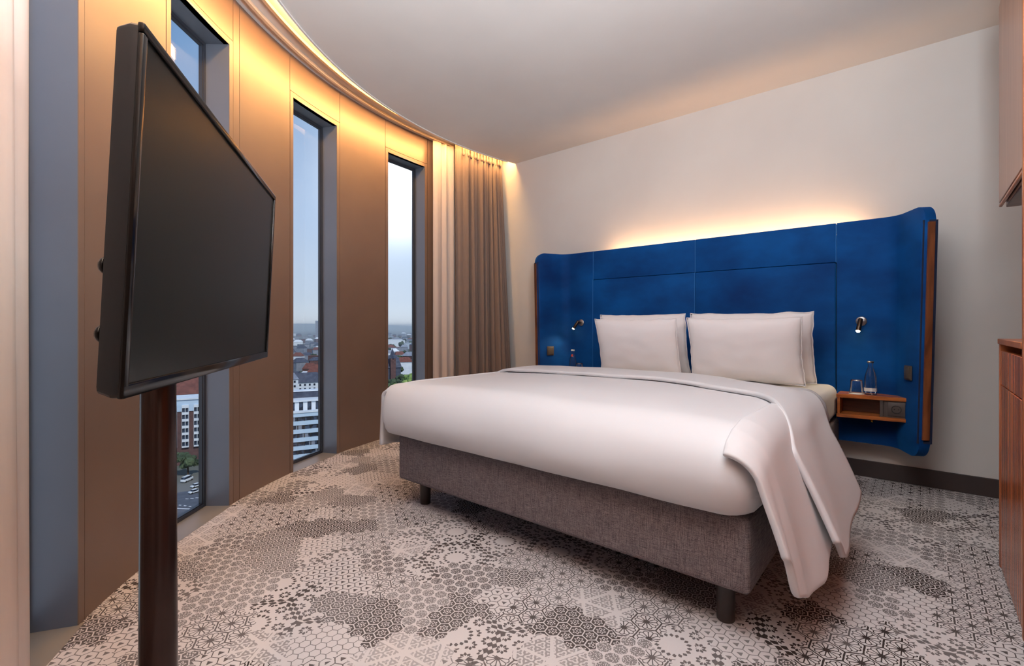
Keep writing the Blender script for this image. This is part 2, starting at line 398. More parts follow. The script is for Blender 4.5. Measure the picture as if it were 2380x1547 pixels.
def tweed():
    m = mat('grey_tweed', rough=.9); n, l, b = nodes(m)
    t = n.new('ShaderNodeTexCoord')
    zs = []
    for sc, s in (((1, 1, 22), 26), ((22, 22, 1), 26), ((1, 1, 1), 420)):
        mp = n.new('ShaderNodeMapping'); mp.inputs['Scale'].default_value = sc; l.new(t.outputs['Object'], mp.inputs[0])
        z = n.new('ShaderNodeTexNoise'); z.inputs['Scale'].default_value = s; z.inputs['Detail'].default_value = 3; l.new(mp.outputs[0], z.inputs['Vector']); zs.append(z)
    a = n.new('ShaderNodeMath'); a.operation = 'ADD'; l.new(zs[0].outputs[0], a.inputs[0]); l.new(zs[1].outputs[0], a.inputs[1])
    a2 = n.new('ShaderNodeMath'); a2.operation = 'ADD'; l.new(a.outputs[0], a2.inputs[0]); l.new(zs[2].outputs[0], a2.inputs[1])
    r = n.new('ShaderNodeMapRange'); r.inputs[1].default_value = 1.2; r.inputs[2].default_value = 1.8; l.new(a2.outputs[0], r.inputs[0])
    mx = n.new('ShaderNodeMix'); mx.data_type = 'RGBA'; l.new(r.outputs[0], mx.inputs[0]); mx.inputs[6].default_value = lin(72, 64, 66); mx.inputs[7].default_value = lin(136, 124, 124)
    l.new(mx.outputs[2], b.inputs['Base Color'])
    bp = n.new('ShaderNodeBump'); bp.inputs['Strength'].default_value = .4; bp.inputs['Distance'].default_value = .001; l.new(a2.outputs[0], bp.inputs['Height']); l.new(bp.outputs[0], b.inputs['Normal'])
    b.inputs['Specular IOR Level'].default_value = .2
    return m
M['tweed'] = tweed()
M['leg'] = mat('dark_leg', lin(44, 34, 30), .45)
M['base'] = vary(mat('dark_baseboard', rough=.5), lin(52, 42, 40), lin(60, 48, 45), 6)
M['tv_black'] = mat('tv_black_plastic', lin(24, 24, 26), .42, Specular_IOR_Level=.3)
M['tv_gloss'] = mat('tv_gloss_bezel', lin(9, 8, 8), .15, Specular_IOR_Level=.3)
M['screen'] = mat('tv_screen', lin(13, 17, 17), .32, Specular_IOR_Level=.16)
M['pole'] = vary(mat('dark_bronze_pole', rough=.25, metal=.6), lin(44, 28, 24), lin(52, 34, 28), 3)

# ================================================================== facade: a round tower wall, centre C, inner radius R
CX, CY, R = -.099, 3.258, 3.615
ZT = 2.85
def cp(arc, r=R):
    a = -arc/R
    return (CX+r*math.cos(a), CY+r*math.sin(a))
def curved(bm, a0, a1, r0, r1, z0, z1, step=.06, bev=0):
    n = max(1, int(abs(a1-a0)/step))
    A_ = [a0+(a1-a0)*i/n for i in range(n+1)]
    ring = []
    for a in A_:
        p, q = cp(a, r0), cp(a, r1)
        ring.append([(p[0], p[1], z0), (q[0], q[1], z0), (q[0], q[1], z1), (p[0], p[1], z1)])
    V = [[bm.verts.new(p) for p in r] for r in ring]
    for i in range(n):
        for j in range(4):
            k = (j+1) % 4; bm.faces.new((V[i][j], V[i+1][j], V[i+1][k], V[i][k]))
    bm.faces.new(V[0]); bm.faces.new(V[-1][::-1])
    return bm
A_END = 12.06           # arc where the facade meets the headboard wall
A_BEG = 4.62
wall_left = tag(empty('wall_left'), kind='structure')
openings = {0: (7.345, 7.845), 1: (8.439, 8.919), 2: (9.540, 10.022), 3: (10.642, 11.118)}
behind = (6.235, 6.715)
ZO = 2.565               # top of the openings
ops = [behind]+[openings[k] for k in range(4)]
# core behind the panels
def core(a0, a1, z0, z1): 
    return obj('wall_core', curved(bmesh.new(), a0, a1, R+.035, R+.152, z0, z1), M['core'], wall_left, ang=30)
prev = A_BEG
for a0, a1 in ops:
    core(prev, a0-.012, -.15, ZT+.1); core(a0-.012, a1+.012, ZO+.012, ZT+.1); core(a0-.012, a1+.012, -.15, -.012)
    prev = a1+.012
core(prev, A_END+.1, -.15, ZT+.1)
g = .0022                # half joint
SW = .034                # width of the flush border round each window
def panel(a0, a1, z0, z1):
    return obj('wall_panel', curved(bmesh.new(), a0+g, a1-g, R, R+.03, z0, z1), M['bronze'], wall_left, ang=30)
cuts = [A_BEG]
for i, (a0, a1) in enumerate(ops):
    extra = .058 if i in (0, 2) else 0.0
    panel(prev if False else cuts[-1], a0-SW, 0, ZT-.001)
    panel(a0-SW, a1+SW, ZO+SW+.004, ZT-.001)
    nxt = a1+SW
    if i == 2:
        panel(nxt, nxt+.058, 0, ZT-.001); nxt += .058
    cuts.append(nxt)
panel(cuts[-1], cuts[-1]+.55, 0, ZT-.001); panel(cuts[-1]+.55, A_END+.1, 0, ZT-.001)
# windows
def window(idx, a0, a1):
    w = tag(empty('window_%d' % idx), kind='structure')
    am = -(a0+a1)/2/R; nx, ny = math.cos(am), math.sin(am)
    p0, p1 = Vector((*cp(a0), 0)), Vector((*cp(a1), 0)); N = Vector((nx, ny, 0)); T = (p1-p0).normalized(); L = (p1-p0).length
    def P(t, d, z): q = p0+T*t+N*d; return (q.x, q.y, z)
    def bb(t0, t1, d0, d1, z0, z1):
        bm = bmesh.new()
        vs = [bm.verts.new(P(t, d, z)) for z in (z0, z1) for t, d in ((t0, d0), (t1, d0), (t1, d1), (t0, d1))]
        for f in ((0, 1, 2, 3), (4, 5, 6, 7), (0, 1, 5, 4), (1, 2, 6, 5), (2, 3, 7, 6), (3, 0, 4, 7)): bm.faces.new([vs[i] for i in f])
        return bm
    # flush border
    for nm, (s0, s1, z0, z1) in (('border', (a0-SW+g, a0, 0, ZO+SW)), ('border', (a1, a1+SW-g, 0, ZO+SW)), ('border', (a0, a1, ZO, ZO+SW))):
        obj(nm, curved(bmesh.new(), s0, s1, R-.001, R+.03, z0, z1), M['bronze'], w, ang=30)
    obj('jamb', bb(-.012, 0, .002, .151, 0, ZO), M['reveal'], w)
    obj('jamb', bb(L, L+.012, .002, .151, 0, ZO), M['reveal'], w)
    obj('head_lining', bb(-.012, L+.012, .004, .151, ZO, ZO+.012), M['reveal'], w)
    obj('sill', bb(-.012, L+.012, -.012, .17, -.012, .001), M['sill'], w)
    # frame in two steps and pane
    bm = bmesh.new()
    d0, d1, f = .128, .150, .016
    for (t0, t1, z0, z1, da, db) in ((0, f, 0, ZO, d0, d1), (L-f, L, 0, ZO, d0, d1), (f, L-f, 0, f, d0, d1), (f, L-f, ZO-f, ZO, d0, d1),
                             (f-.004, f+.006, f, ZO-f, d0+.008, d1+.004), (L-f-.006, L-f+.004, f, ZO-f, d0+.008, d1+.004), (f, L-f, f-.004, f+.006, d0+.008, d1+.004), (f, L-f, ZO-f-.006, ZO-f+.004, d0+.008, d1+.004)):
        vs = [bm.verts.new(P(t, d, z)) for z in (z0, z1) for t, d in ((t0, da), (t1, da), (t1, db), (t0, db))]
        for fc in ((0, 1, 2, 3), (4, 5, 6, 7), (0, 1, 5, 4), (1, 2, 6, 5), (2, 3, 7, 6), (3, 0, 4, 7)): bm.faces.new([vs[i] for i in fc])
    obj('window_frame', bm, M['alu'], w)
    obj('pane', bb(f, L-f, .144, .148, f, ZO-f), M['pane'], w)
    return w
for k, (a0, a1) in openings.items(): window(k+1, a0, a1)
window(5, *behind)

# ================================================================== room shell
RX = .95                 # right wall
YB = 3.95                # headboard wall
CZ = 2.75
def arcpts(r, a0, a1, n=90): return [cp(a0+(a1-a0)*i/n, r) for i in range(n+1)]
# carpet floor
pts = arcpts(R+.004, A_BEG-.1, A_END+.02)
fl = obj('floor', prism(bmesh.new(), pts+[(-3.60, YB+.02), (RX+.02, YB+.02), (RX+.02, -.19)], -.10, 0), M['carpet']); tag(fl, kind='structure')
# walls
wb = obj('wall_back', B(-3.95, RX+.15, YB, YB+.15, -.1, ZT+.1), M['plaster']); tag(wb, kind='structure')
wr = obj('wall_right', B(RX, RX+.15, -.45, YB, -.1, ZT+.1), M['plaster']); tag(wr, kind='structure')
# ceiling with a curved light recess along the facade
RC = 3.30
pts = arcpts(RC, A_BEG-.3, A_END+.2)
bm = prism(bmesh.new(), [(max(p[0], -3.95), min(p[1], YB)) for p in pts if p[1] < YB]+[(-.099-math.sqrt(RC*RC-(YB-CY)**2), YB), (RX, YB), (RX, -.05)], CZ, CZ+.04)
ce = obj('ceiling', bm, M['ceiling']); tag(ce, kind='structure')
lip = obj('ceiling_edge', curved(bmesh.new(), A_BEG-.1, 12.0, RC-.012, RC, CZ-.008, ZT-.002), M['ceiling'], ce, ang=30)
sf = obj('ceiling_recess', curved(bmesh.new(), A_BEG-.1, A_END+.1, RC-.3, R+.05, ZT, ZT+.05), M['ceiling'], ce, ang=30)
# curtain tracks and light strip on the recess soffit
ctr = tag(empty('curtain_track'), 'slim pale double curtain track curving along the ceiling recess above the windows', 'curtain track')
obj('rail', curved(bmesh.new(), A_BEG, A_END-.05, R-.085, R-.065, ZT-.022, ZT-.001), M['track'], ctr, ang=30)
obj('rail', curved(bmesh.new(), A_BEG, A_END-.05, R-.185, R-.165, ZT-.022, ZT-.001), M['track'], ctr, ang=30)
led = tag(empty('cove_light'), 'warm glowing strip light curving along the ceiling recess beside the windows', 'light strip')
obj('diffuser', curved(bmesh.new(), A_BEG+.1, A_END+.03, RC+.006, RC+.044, ZT-.030, ZT-.008), M['led'], led, ang=30)
obj('housing', curved(bmesh.new(), A_BEG+.1, A_END+.03, RC+.002, RC+.048, ZT-.008, ZT-.001), M['track'], led, ang=30)
# baseboards
bb_ = obj('baseboard_back', box(bmesh.new(), -3.6, RX, YB-.016, YB, 0, .108, .003, 1), M['base']); tag(bb_, kind='structure')
bb2 = obj('baseboard_right', B(RX-.016, RX, 2.9, YB-.016, 0, .108, .003, 1), M['base']); tag(bb2, kind='structure')

# ================================================================== curtains
def curtain_sheet(a0, a1, rfun, z0, z1, waves, amp, seed, n=None, nz=26, thick=0, pinch=False, phase=0):
    """waving cloth along the arc; rfun(t, z) gives the radius"""
    rnd = random.Random(seed)
    ph = [rnd.uniform(-.5, .5) for _ in range(40)]
    n = n or int(waves*14)
    rows = []
    for i in range(n+1):
        t = i/n; row = []
        for j in range(nz+1):
            z = z0+(z1-z0)*j/nz; h = j/nz
            w = waves*2*PI*(t**1.7 if pinch else t)
            warp = .6*math.sin(2*PI*(t*2.3+.2*h)+ph[1])+.35*math.sin(2*PI*(t*5.1-.3*h)+ph[2])
            a = amp*(.75+.5*math.sin(2*PI*(t*3.7)+ph[3]+h*.8))
            low = .65+.35*(1-h)
            off = a*low*math.sin(w+warp+phase)+.22*a*math.sin(2*w+1.3+warp)
            if pinch:
                k = sstep(z1-.13, z1-.07, z)*(1-sstep(z1-.05, z1-.01, z)*.3)
                off = off*(1-.35*k)+k*.010*math.sin(w*2)
            r = rfun(t, z)+off
            aa = a0+(a1-a0)*t+.35*amp*math.cos(w+warp)*low
            x, y = cp(aa, r); row.append((x, y, z))
        rows.append(row)
    bm = bmesh.new(); grid(bm, rows); return bm
def solid(o, th):
    md = o.modifiers.new('solid', 'SOLIDIFY'); md.thickness = th; md.offset = 0
    return o
# far corner: sheer and taupe drape
sh = obj('sheer_curtain', curtain_sheet(11.16, 11.62, lambda t, z: R-.075, .015, ZT-.024, 5, .022, 3), M['sheer'], smooth=True)
solid(sh, .0015); tag(sh, 'cream sheer curtain hanging between the last window and the taupe drape', 'curtain')
dr = tag(empty('drape', (0, 0, 0)), 'heavy taupe pleated drape hanging in the corner beside the blue headboard', 'curtain')
def rdr(t, z):
    h = max(0, (2.75-z)/2.75)
    return R-.180-.03*h-.17*h*sstep(.62, 1, t)
d1 = obj('cloth', curtain_sheet(11.37, 12.015, rdr, .015, ZT-.024, 11, .046, 5, n=260, nz=40, pinch=True), M['drape'], dr, smooth=True); solid(d1, .003)
# pinch tucks of the heading
for i in range(13):
    a = 11.40+.60*((i+.7)/13)**.8
    x, y = cp(a, R-.205-.012*(i % 2)); bm = bmesh.new()
    lathe(bm, [(0, -.0), (.009, .004), (.014, .025), (.008, .055), (.014, .095), (0, .10)], 10, (x, y, ZT-.135))
    obj('pleat', bm, M['drape'], dr, smooth=True)
# near left: sheer close to the camera
sl = obj('sheer_curtain', curtain_sheet(6.30, 7.325, lambda t, z: R-.12, .015, ZT-.024, 9, .024, 11, n=160), M['sheer'], smooth=True)
solid(sl, .0015); tag(sl, 'pinkish white sheer curtain at the left edge beside the television', 'curtain')

# ================================================================== headboard
HY = 3.80                # front face of the flat part
HXC = -1.344
HT, HB = 1.68, .25
hb = tag(empty('headboard', (HXC, YB-.04, 0)), 'wide blue velvet headboard with curved wings and wooden side slats behind the bed', 'headboard')
def hobj(name, bm, m, parent=None, **k):
    p = parent or hb
    off = Vector((HXC, YB-.04, 0))
    bmesh.ops.translate(bm, vec=-off, verts=bm.verts)
    return obj(name, bm, m, p, **k)
# centre: two columns of two panels, bevelled so that the joints read
TH = .055
xs = (-2.269, -1.348, -.424)
for c in range(2):
    x0, x1 = xs[c]+.0015, xs[c+1]-.0015
    hobj('panel', box(bmesh.new(), x0, x1, HY, HY+TH, 1.422, HT, .004, 3), M['velvet'], ang=40)
    hobj('panel', box(bmesh.new(), x0-.003, x1-.003, HY, HY+TH, HB, 1.419, .004, 3), M['velvet'], ang=40)
for x, z0, z1 in ((xs[0]-.001, 1.42, HT-.004), (xs[0]-.005, .6, 1.42), (xs[1], 1.42, HT-.004), (xs[1]-.004, .6, 1.42), (xs[2], 1.42, HT-.004)):
    bm = bmesh.new(); lathe(bm, [(.0, 0), (.0028, 0), (.0028, z1-z0), (0, z1-z0)], 8, (x, HY-.001, z0)); hobj('piping', bm, M['piping'])
# wings: plan path from the seam outwards, then forward
def wing(sgn):
    TH = .074
    path = [(.924, 0), (1.16, 0)]
    cxp, cyp, rr = 1.16, .105, .105
    for k in range(1, 9):
        a = math.radians(64)*k/8
        path.append((cxp+rr*math.sin(a), rr-rr*math.cos(a)))
    ex, ey = path[-1]; dx, dy = math.cos(math.radians(64)), math.sin(math.radians(64))
    LL = (.27-ey)/dy
    for k in range(1, 7): path.append((ex+dx*LL*k/6, ey+dy*LL*k/6))
    # cumulative
    s = [0]
    for p, q in zip(path, path[1:]): s.append(s[-1]+math.hypot(q[0]-p[0], q[1]-p[1]))
    Ltot = s[-1]; rc = .085
    # refine near the end for the round corner
    fine = []
    for k in range(60):
        d = Ltot*(k/59.0)
        if d > Ltot-rc: d = Ltot-rc+rc*math.sin((d-(Ltot-rc))/rc*PI/2)
        for i in range(len(s)-1):
            if s[i] <= d <= s[i+1]+1e-9:
                t = (d-s[i])/max(1e-9, s[i+1]-s[i]); fine.append((path[i][0]+(path[i+1][0]-path[i][0])*t, path[i][1]+(path[i+1][1]-path[i][1])*t, d)); break
    def nrm(i):
        a = fine[max(0, i-1)]; b = fine[min(len(fine)-1, i+1)]; tx, ty = b[0]-a[0], b[1]-a[1]; l_ = math.hypot(tx, ty) or 1
        return (-ty/l_, tx/l_)   # towards the bed
    fr, bk = [], []
    for i, (px, py, d) in enumerate(fine):
        drop = 0
        if d > Ltot-rc: drop = rc-math.sqrt(max(0, rc*rc-(d-(Ltot-rc))**2))
        z1, z0 = HT-drop, HB+drop
        nx, ny = nrm(i); fr_, bk_ = [], []
        for j in range(23):
            h = j/22; z = z0+(z1-z0)*h
            e_ = min(h, 1-h)*(z1-z0); rnd_ = .012*(1-min(1, e_/.014)**.5)     # soft rim
            rim = .012*(1-min(1, (Ltot-d)/.014)**.5)
            taper = -.030*(HT-z)/1.43*sstep(.2, 1, d/Ltot)
            o1 = max(rnd_, rim)
            fr_.append((HXC+sgn*(px+taper-nx*o1), HY-(py)-0+ny*o1*0, z))
            bk_.append((HXC+sgn*(px+taper-nx*(TH-o1)), HY-(py-ny*(TH-o1))+0, z))
        fr.append(fr_); bk.append(bk_)
    bm = bmesh.new()
    loops = []
    for f, b in zip(fr, bk): loops.append([Vector(q) for q in f+b[::-1]])
    V = [[bm.verts.new(q) for q in lp] for lp in loops]
    m = len(V[0])
    for i in range(len(V)-1):
        for j in range(m):
            k = (j+1) % m; bm.faces.new((V[i][j], V[i+1][j], V[i+1][k], V[i][k]))
    bm.faces.new(V[0]); 
    # end cap strip in navy
    for j in range(22):
        bm.faces.new((V[-1][j], V[-1][j+1], V[-1][m-2-j], V[-1][m-1-j]))
    wg = hobj('wing', bm, M['velvet'], ang=50)
    # front edge binding + walnut slat, following the tip
    tipx, tipy, _ = fine[-1]
    bx = Vector((dx*sgn, -dy, 0)); nx_ = Vector((dy*sgn, dx, 0))     # forward dir, outward (away from bed) dir
    def strip(w0, w1, f0, f1, z0, z1):
        bm = bmesh.new(); vs = []
        for z in (z0, z1):
            tp = -.030*(HT-z)/1.43
            base = Vector((HXC+sgn*(tipx+tp), HY-tipy, z))
            for w, f in ((w0, f0), (w1, f0), (w1, f1), (w0, f1)): vs.append(bm.verts.new(base+nx_*w+bx*f))
        for fc in ((0, 1, 2, 3), (4, 5, 6, 7), (0, 1, 5, 4), (1, 2, 6, 5), (2, 3, 7, 6), (3, 0, 4, 7)): bm.faces.new([vs[i] for i in fc])
        return bm
    hobj('edge_binding', strip(.003, TH-.003, -.012, .003, HB+.088, HT-.088), M['navy'])
    sl_ = hobj('wooden_slat', strip(.021, .053, -.004, .014, HB+.11, HT-.10), M['walnut']); sl_['label'] = 'walnut slat on the wing edge'
    cl = hobj('bracket', B(HXC+sgn*(tipx+.02)-.012, HXC+sgn*(tipx+.02)+.012, HY-tipy+.03, HY-tipy+.06, .335, .375), M['grey_dark'])
    return wg
wing(1); wing(-1)
# mounting frame and the light strip behind the top edge
hobj('mounting_frame', B(-2.50, -.19, HY+TH, YB, .40, 1.50), M['core'])
led2 = hobj('light_strip', B(-2.15, -.30, YB-.085, YB-.065, HT-.075, HT-.060), M['led_head'])
hobj('light_channel', B(-2.17, -.28, YB-.09, YB-.002, HT-.085, HT-.075), M['grey_dark'])

# ================================================================== reading lamps
def reading_lamp(x, turn, label):
    t = tag(empty('reading_lamp', (x, HY, 1.03)), label, 'wall lamp', 'reading lamps on the headboard')
    bm = bmesh.new(); lathe(bm, [(0, 0), (.030, 0), (.030, .006), (.026, .009), (0, .009)], 28, M=Matrix.Rotation(PI/2, 4, 'X')); obj('wall_plate', bm, M['lampdisc'], t, ang=40)
    bm = bmesh.new(); lathe(bm, [(0, 0), (.008, 0), (.008, .045), (0, .045)], 14, M=Matrix.Rotation(PI/2, 4, 'X')); obj('joint', bm, M['lampmetal'], t, ang=40)
    d = Vector((turn, -.35, -1)).normalized(); q = d.to_track_quat('Z', 'Y').to_matrix().to_4x4()
    s0 = Vector((0, -.052, .012))
    bm = bmesh.new(); lathe(bm, [(0, -.005), (.011, -.005), (.0135, 0), (.0135, .075), (.0125, .078), (.0105, .078), (.0105, .070), (0, .070)], 24, M=Matrix.Translation(s0) @ q); obj('spot_tube', bm, M['lampmetal'], t, ang=40)
    bm = bmesh.new(); lathe(bm, [(0, .0715), (.0118, .0715), (.0115, .081), (.007, .087), (0, .089)], 20, M=Matrix.Translation(s0) @ q); b = obj('bulb', bm, M['bulb'], t, smooth=True); b['label'] = 'glowing lens'
    p = t.location+s0+d*.105
    l = lamp('reading_lamp_light', 'SPOT', p, d.to_track_quat('-Z', 'Y').to_euler(), 3.0, (1, .78, .5), spot_size=math.radians(100), spot_blend=.9, shadow_soft_size=.02)
    return t
reading_lamp(-.288, -.15, 'lit bronze reading spot above the wooden shelf with the socket')
reading_lamp(-2.398, -.55, 'lit bronze reading spot between the drape and the left pillows')
# ================================================================== switches on the wings
def switch(x, y, z, ang, label):
    t = tag(empty('light_switch', (x, y, z), ang), label, 'switch')
    obj('cover_plate', box(bmesh.new(), -.036, .036, -.008, 0, -.042, .042, .003, 2), M['switch'], t, ang=40)
    obj('rocker', box(bmesh.new(), -.028, .028, -.013, -.007, -.034, .034, .002, 2), M['switch'], t, ang=40)
    return t
a64 = math.radians(64)
switch(-.050, 3.614, .727, -a64, 'bronze light switch on the right wing above the wooden shelf')
switch(-2.634, 3.634, .767, a64, 'bronze light switch on the left wing beside the drape')

# ================================================================== bedside shelves
def bedside(sgn, label):
    x0 = HXC+sgn*.943
    t = tag(empty('bedside_shelf', (x0, HY-.008, .43), 0), label, 'bedside shelf', 'bedside shelves on the headboard')
    Lx, D = .385, .185
    def outline(ins=0):
        pts = [(0+ins, -.0), (0+ins, -D+ins), (Lx-ins, -D+.045+ins), (Lx-ins, -D+.075), (Lx-.10, -.03), (Lx-.17, -.0)]
        return [(p[0]*sgn, p[1]) for p in (pts if sgn > 0 else pts[::-1])]
    def bv(bm, w):
        bmesh.ops.bevel(bm, geom=list(bm.edges), offset=w, segments=2, affect='EDGES'); return bm
    tp = obj('top_board', bv(prism(bmesh.new(), outline(), .122, .144), .002), M['shelfwood'], t, ang=40)
    bo = obj('bottom_board', bv(prism(bmesh.new(), outline(), 0, .022), .002), M['shelfwood'], t, ang=40)
    def bx2(n_, a, b, *r, m='shelfdark', bev=.001):
        a_, b_2 = sorted((a*sgn, b*sgn)); return obj(n_, box(bmesh.new(), a_, b_2, *r, bev, 1), M[m], t, ang=40)
    bx2('side_panel', .004, .018, -D+.006, -.002, .022, .122, m='shelfwood')
    bx2('back_panel', .018, .23, -.022, -.004, .022, .122)
    bx2('divider', .215, .230, -D+.035, -.022, .022, .122, m='grey_plastic')
    # slanted anthracite panel with the socket
    an = math.atan2(.045, Lx)*sgn
    sp = empty('socket_panel', (0, 0, 0), 0, t)
    pb = obj('panel_face', box(bmesh.new(), .218, Lx-.012, -D+.047, -.06, .022, .122, .001, 1, ), M['grey_plastic'], t, ang=40)
    if sgn < 0:
        for v in pb.data.vertices: v.co.x *= -1
        pb.data.flip_normals()
    sk = empty('socket', (sgn*.293, -D+.047, .072), 0, t); 
    obj('socket_frame', box(bmesh.new(), -.041, .041, -.006, 0, -.041, .041, .003, 2), M['grey_plastic'], sk, ang=40)
    bm = bmesh.new(); lathe(bm, [(.024, .0055), (.0245, .010), (.0205, .010), (.020, .0), (0, .0)], 30, M=Matrix.Rotation(PI/2, 4, 'X')); obj('socket_well', bm, M['grey_dark'], sk, ang=40)
    bm = bmesh.new()
    for px in (-.0095, .0095): lathe(bm, [(0, .0), (.003, .0), (.003, .0085), (0, .0085)], 10, (px, 0, 0), None)
    bmesh.ops.rotate(bm, cent=(0, 0, 0), matrix=Matrix.Rotation(PI/2, 3, 'X'), verts=bm.verts); obj('contact_hole', bm, M['joint'], sk)
    bpy.data.objects.remove(sp)
    # hook under the shelf
    bm = bmesh.new(); lathe(bm, [(0, -.006), (.014, -.006), (.014, 0), (0, 0)], 20, (sgn*.175, -D+.06, 0)); lathe(bm, [(0, -.022), (.006, -.021), (.008, -.016), (.005, -.010), (.003, -.006)], 16, (sgn*.175, -D+.06, 0))
    hk = obj('hook', bm, M['brass'], t, smooth=True); hk['label'] = 'small brass knob under the shelf'
    return t
bedside(1, 'orange walnut bedside shelf with dark socket to the right of the bed')
bedside(-1, 'bedside shelf mostly hidden behind the bed, under the left reading spot')
ZSH = .43+.144
def bottle(x, y, z, label, red=False):
    t = tag(empty('water_bottle', (x, y, z)), label, 'bottle')
    bm = bmesh.new()
    lathe(bm, [(0, .0), (.029, 0), (.032, .003), (.032, .09), (.030, .115), (.022, .145), (.0135, .168), (.0125, .192), (.015, .195), (.015, .200)], 36)
    obj('glass_body', bm, M['glass'], t, smooth=True)
    bm = bmesh.new(); lathe(bm, [(0, .1965), (.0165, .1965), (.0175, .199), (.0175, .206), (.015, .208), (0, .208)], 24); obj('cap', bm, M['white_label'] if red else M['lampdisc'], t, ang=40)
    bm = bmesh.new()
    n = 20; rows = [[(.0326*math.cos(a), .0326*math.sin(a), h) for h in (.022, .043)] for a in [math.radians(150)+math.radians(210)*i/n for i in range(n+1)]]
    grid(bm, rows); obj('label', bm, M['white_label'], t, smooth=True)
    if red:
        bm = bmesh.new(); rows = [[((.0145+.006*(.165-h)/.02)*math.cos(a)*1.03, (.0145+.006*(.165-h)/.02)*math.sin(a)*1.03, h) for h in (.146, .166)] for a in [math.radians(230)+math.radians(80)*i/10 for i in range(11)]]
        grid(bm, rows); tg = obj('neck_tag', bm, M['red'], t, smooth=True); tg['label'] = 'small red tag on the neck'
    return t
def tumbler(x, y, z, label):
    t = tag(empty('drinking_glass', (x, y, z)), label, 'glass')
    bm = bmesh.new()  # stood upside down
    lathe(bm, [(.0345, 0), (.0365, .001), (.0365, .003), (.031, .082), (.029, .086), (.027, .0855), (.0265, .080), (0, .079)], 36)
    obj('glass_body', bm, M['glass'], t, smooth=True)
    obj('paper_coaster', lathe(bmesh.new(), [(0, -.002), (.041, -.002), (.041, -.0002), (0, -.0002)], 30), M['white_label'], t, ang=40)
    return t
bottle(-.235, 3.700, ZSH, 'clear glass water bottle standing on the right bedside shelf')
tumbler(-.305, 3.690, ZSH+.002, 'upturned drinking glass beside the bottle on the right bedside shelf')
bottle(-2.425, 3.700, ZSH, 'water bottle with a red neck tag below the left reading spot', True)
tumbler(-2.35, 3.690, ZSH+.002, 'drinking glass beside the red tagged bottle, left of the pillows')

# ================================================================== bed
BX0, BX1, BY0, BY1 = -2.215, -.405, 1.615, 3.775
bed = tag(empty('double_bed', ((BX0+BX1)/2, (BY0+BY1)/2, 0)), 'double box bed with grey tweed base standing on dark round legs', 'bed')
bo_ = Vector(bed.location)
def bobj(name, bm, m, **k):
    bmesh.ops.translate(bm, vec=-bo_, verts=bm.verts); return obj(name, bm, m, bed, **k)
bobj('base', box(bmesh.new(), BX0, BX1, BY0, BY1, .150, .400, .018, 3), M['tweed'], ang=40)
for lx, ly in ((BX0+.09, BY0+.12), (BX1-.10, BY0+.10), (BX0+.09, BY1-.15), (BX1-.09, BY1-.15)):
    bm = bmesh.new(); lathe(bm, [(0, .0), (.027, 0), (.029, .003), (.031, .155), (0, .155)], 28, (lx, ly, 0)); bobj('leg', bm, M['leg'], ang=40)
bobj('mattress', box(bmesh.new(), BX0+.01, BX1-.005, BY0+.02, BY1-.005, .402, .618, .055, 6), M['sheet'], smooth=True)
# duvet ------------------------------------------------------------
def rbox_pt(t, x0, x1, z0, z1, rt, rb):
    pass
def nzf(x, y, z, s, seed=0):
    from mathutils import noise
    return noise.noise(Vector((x*s+seed, y*s, z*s)))
duv = tag(empty('duvet', (-1.31, 2.3, .68)), 'white duvet covering the bed and hanging over its right side', 'duvet')
do_ = Vector(duv.location)
def dobj(name, bm, m, parent=None, **k):
    bmesh.ops.translate(bm, vec=-do_, verts=bm.verts); return obj(name, bm, m, parent or duv, **k)
# main body: a soft slab, cross sections along y; front closes round and tucks over the base edge
def body():
    nx, ny = 90, 110
    DX0, DX1, DY0, DY1 = -2.285, -.372, 1.535, 3.10
    rows = []
    # path along y in the (y,z) plane: start under the front hem, go up the rounded front, along the top to the head
    prof = []
    r = .155
    prof.append((1.605, .412)); prof.append((1.595, .405)); prof.append((1.58, .403)); prof.append((1.562, .412)); prof.append((1.546, .435)); prof.append((1.535, .47)); prof.append((1.530, .50))
    for k in range(1, 13):
        a = PI/2*k/12; prof.append((1.530+.19*(1-math.cos(a)), .50+.175*math.sin(a)))
    for k in range(1, 60): prof.append((1.72+(DY1-1.72)*k/59, .675))
    nxs = []
    for i in range(nx+1):
        t = i/nx; nxs.append(t)
    for j, (py, pz) in enumerate(prof):
        row = []
        for t in nxs:
            if 7 <= j < 19:
                aa = PI/2*(j-6)/12; lf = sstep(0, .30, t)
                py = 1.530+.19*(1-math.cos(aa))*(.50+.50*lf); pz = .50+.175*math.sin(aa)**(.75+.25*lf)
            # x with rounding at both sides: side parameter
            s = t*2-1
            x = (DX0+DX1)/2+(DX1-DX0)/2*math.copysign(1-(1-abs(s))**1.25, s) if False else (DX0+(DX1-DX0)*t)
            ed = min(x-DX0, DX1-x)
            rr = .06 if x < -1 else .12
            q = max(0, 1-ed/rr)
            dropz = (1-math.sqrt(max(0, 1-q*q)))
            crown = .018*math.sin(PI*t)
            y, z = py, pz
            if pz > .45:
                z = pz+crown*sstep(.45, .66, pz)+.010*nzf(x, py, 0, 2.3, 4)
                z -= dropz*(.035 if x < -1 else .16)*sstep(.46, .67, pz)
                if py < 1.70: y = py+dropz*(.04 if x < -1 else .10)
                y += .012*nzf(x, pz*2, 0, 2.0, 9)*(1-sstep(1.6, 1.8, py))
            else:
                y = py+dropz*.09; z = pz+dropz*.04+.004*nzf(x, 0, 0, 4)
            # the head end sinks a little on the mattress
            z -= .030*sstep(2.75, 3.1, py)
            row.append((x, y, z))
        rows.append(row)
    bm = bmesh.new(); grid(bm, rows)
    # side skirts closing down to the mattress
    return bm
dm = dobj('cover', body(), M['duvet'], smooth=True)
md = dm.modifiers.new('solid', 'SOLIDIFY'); md.thickness = .03; md.offset = -1
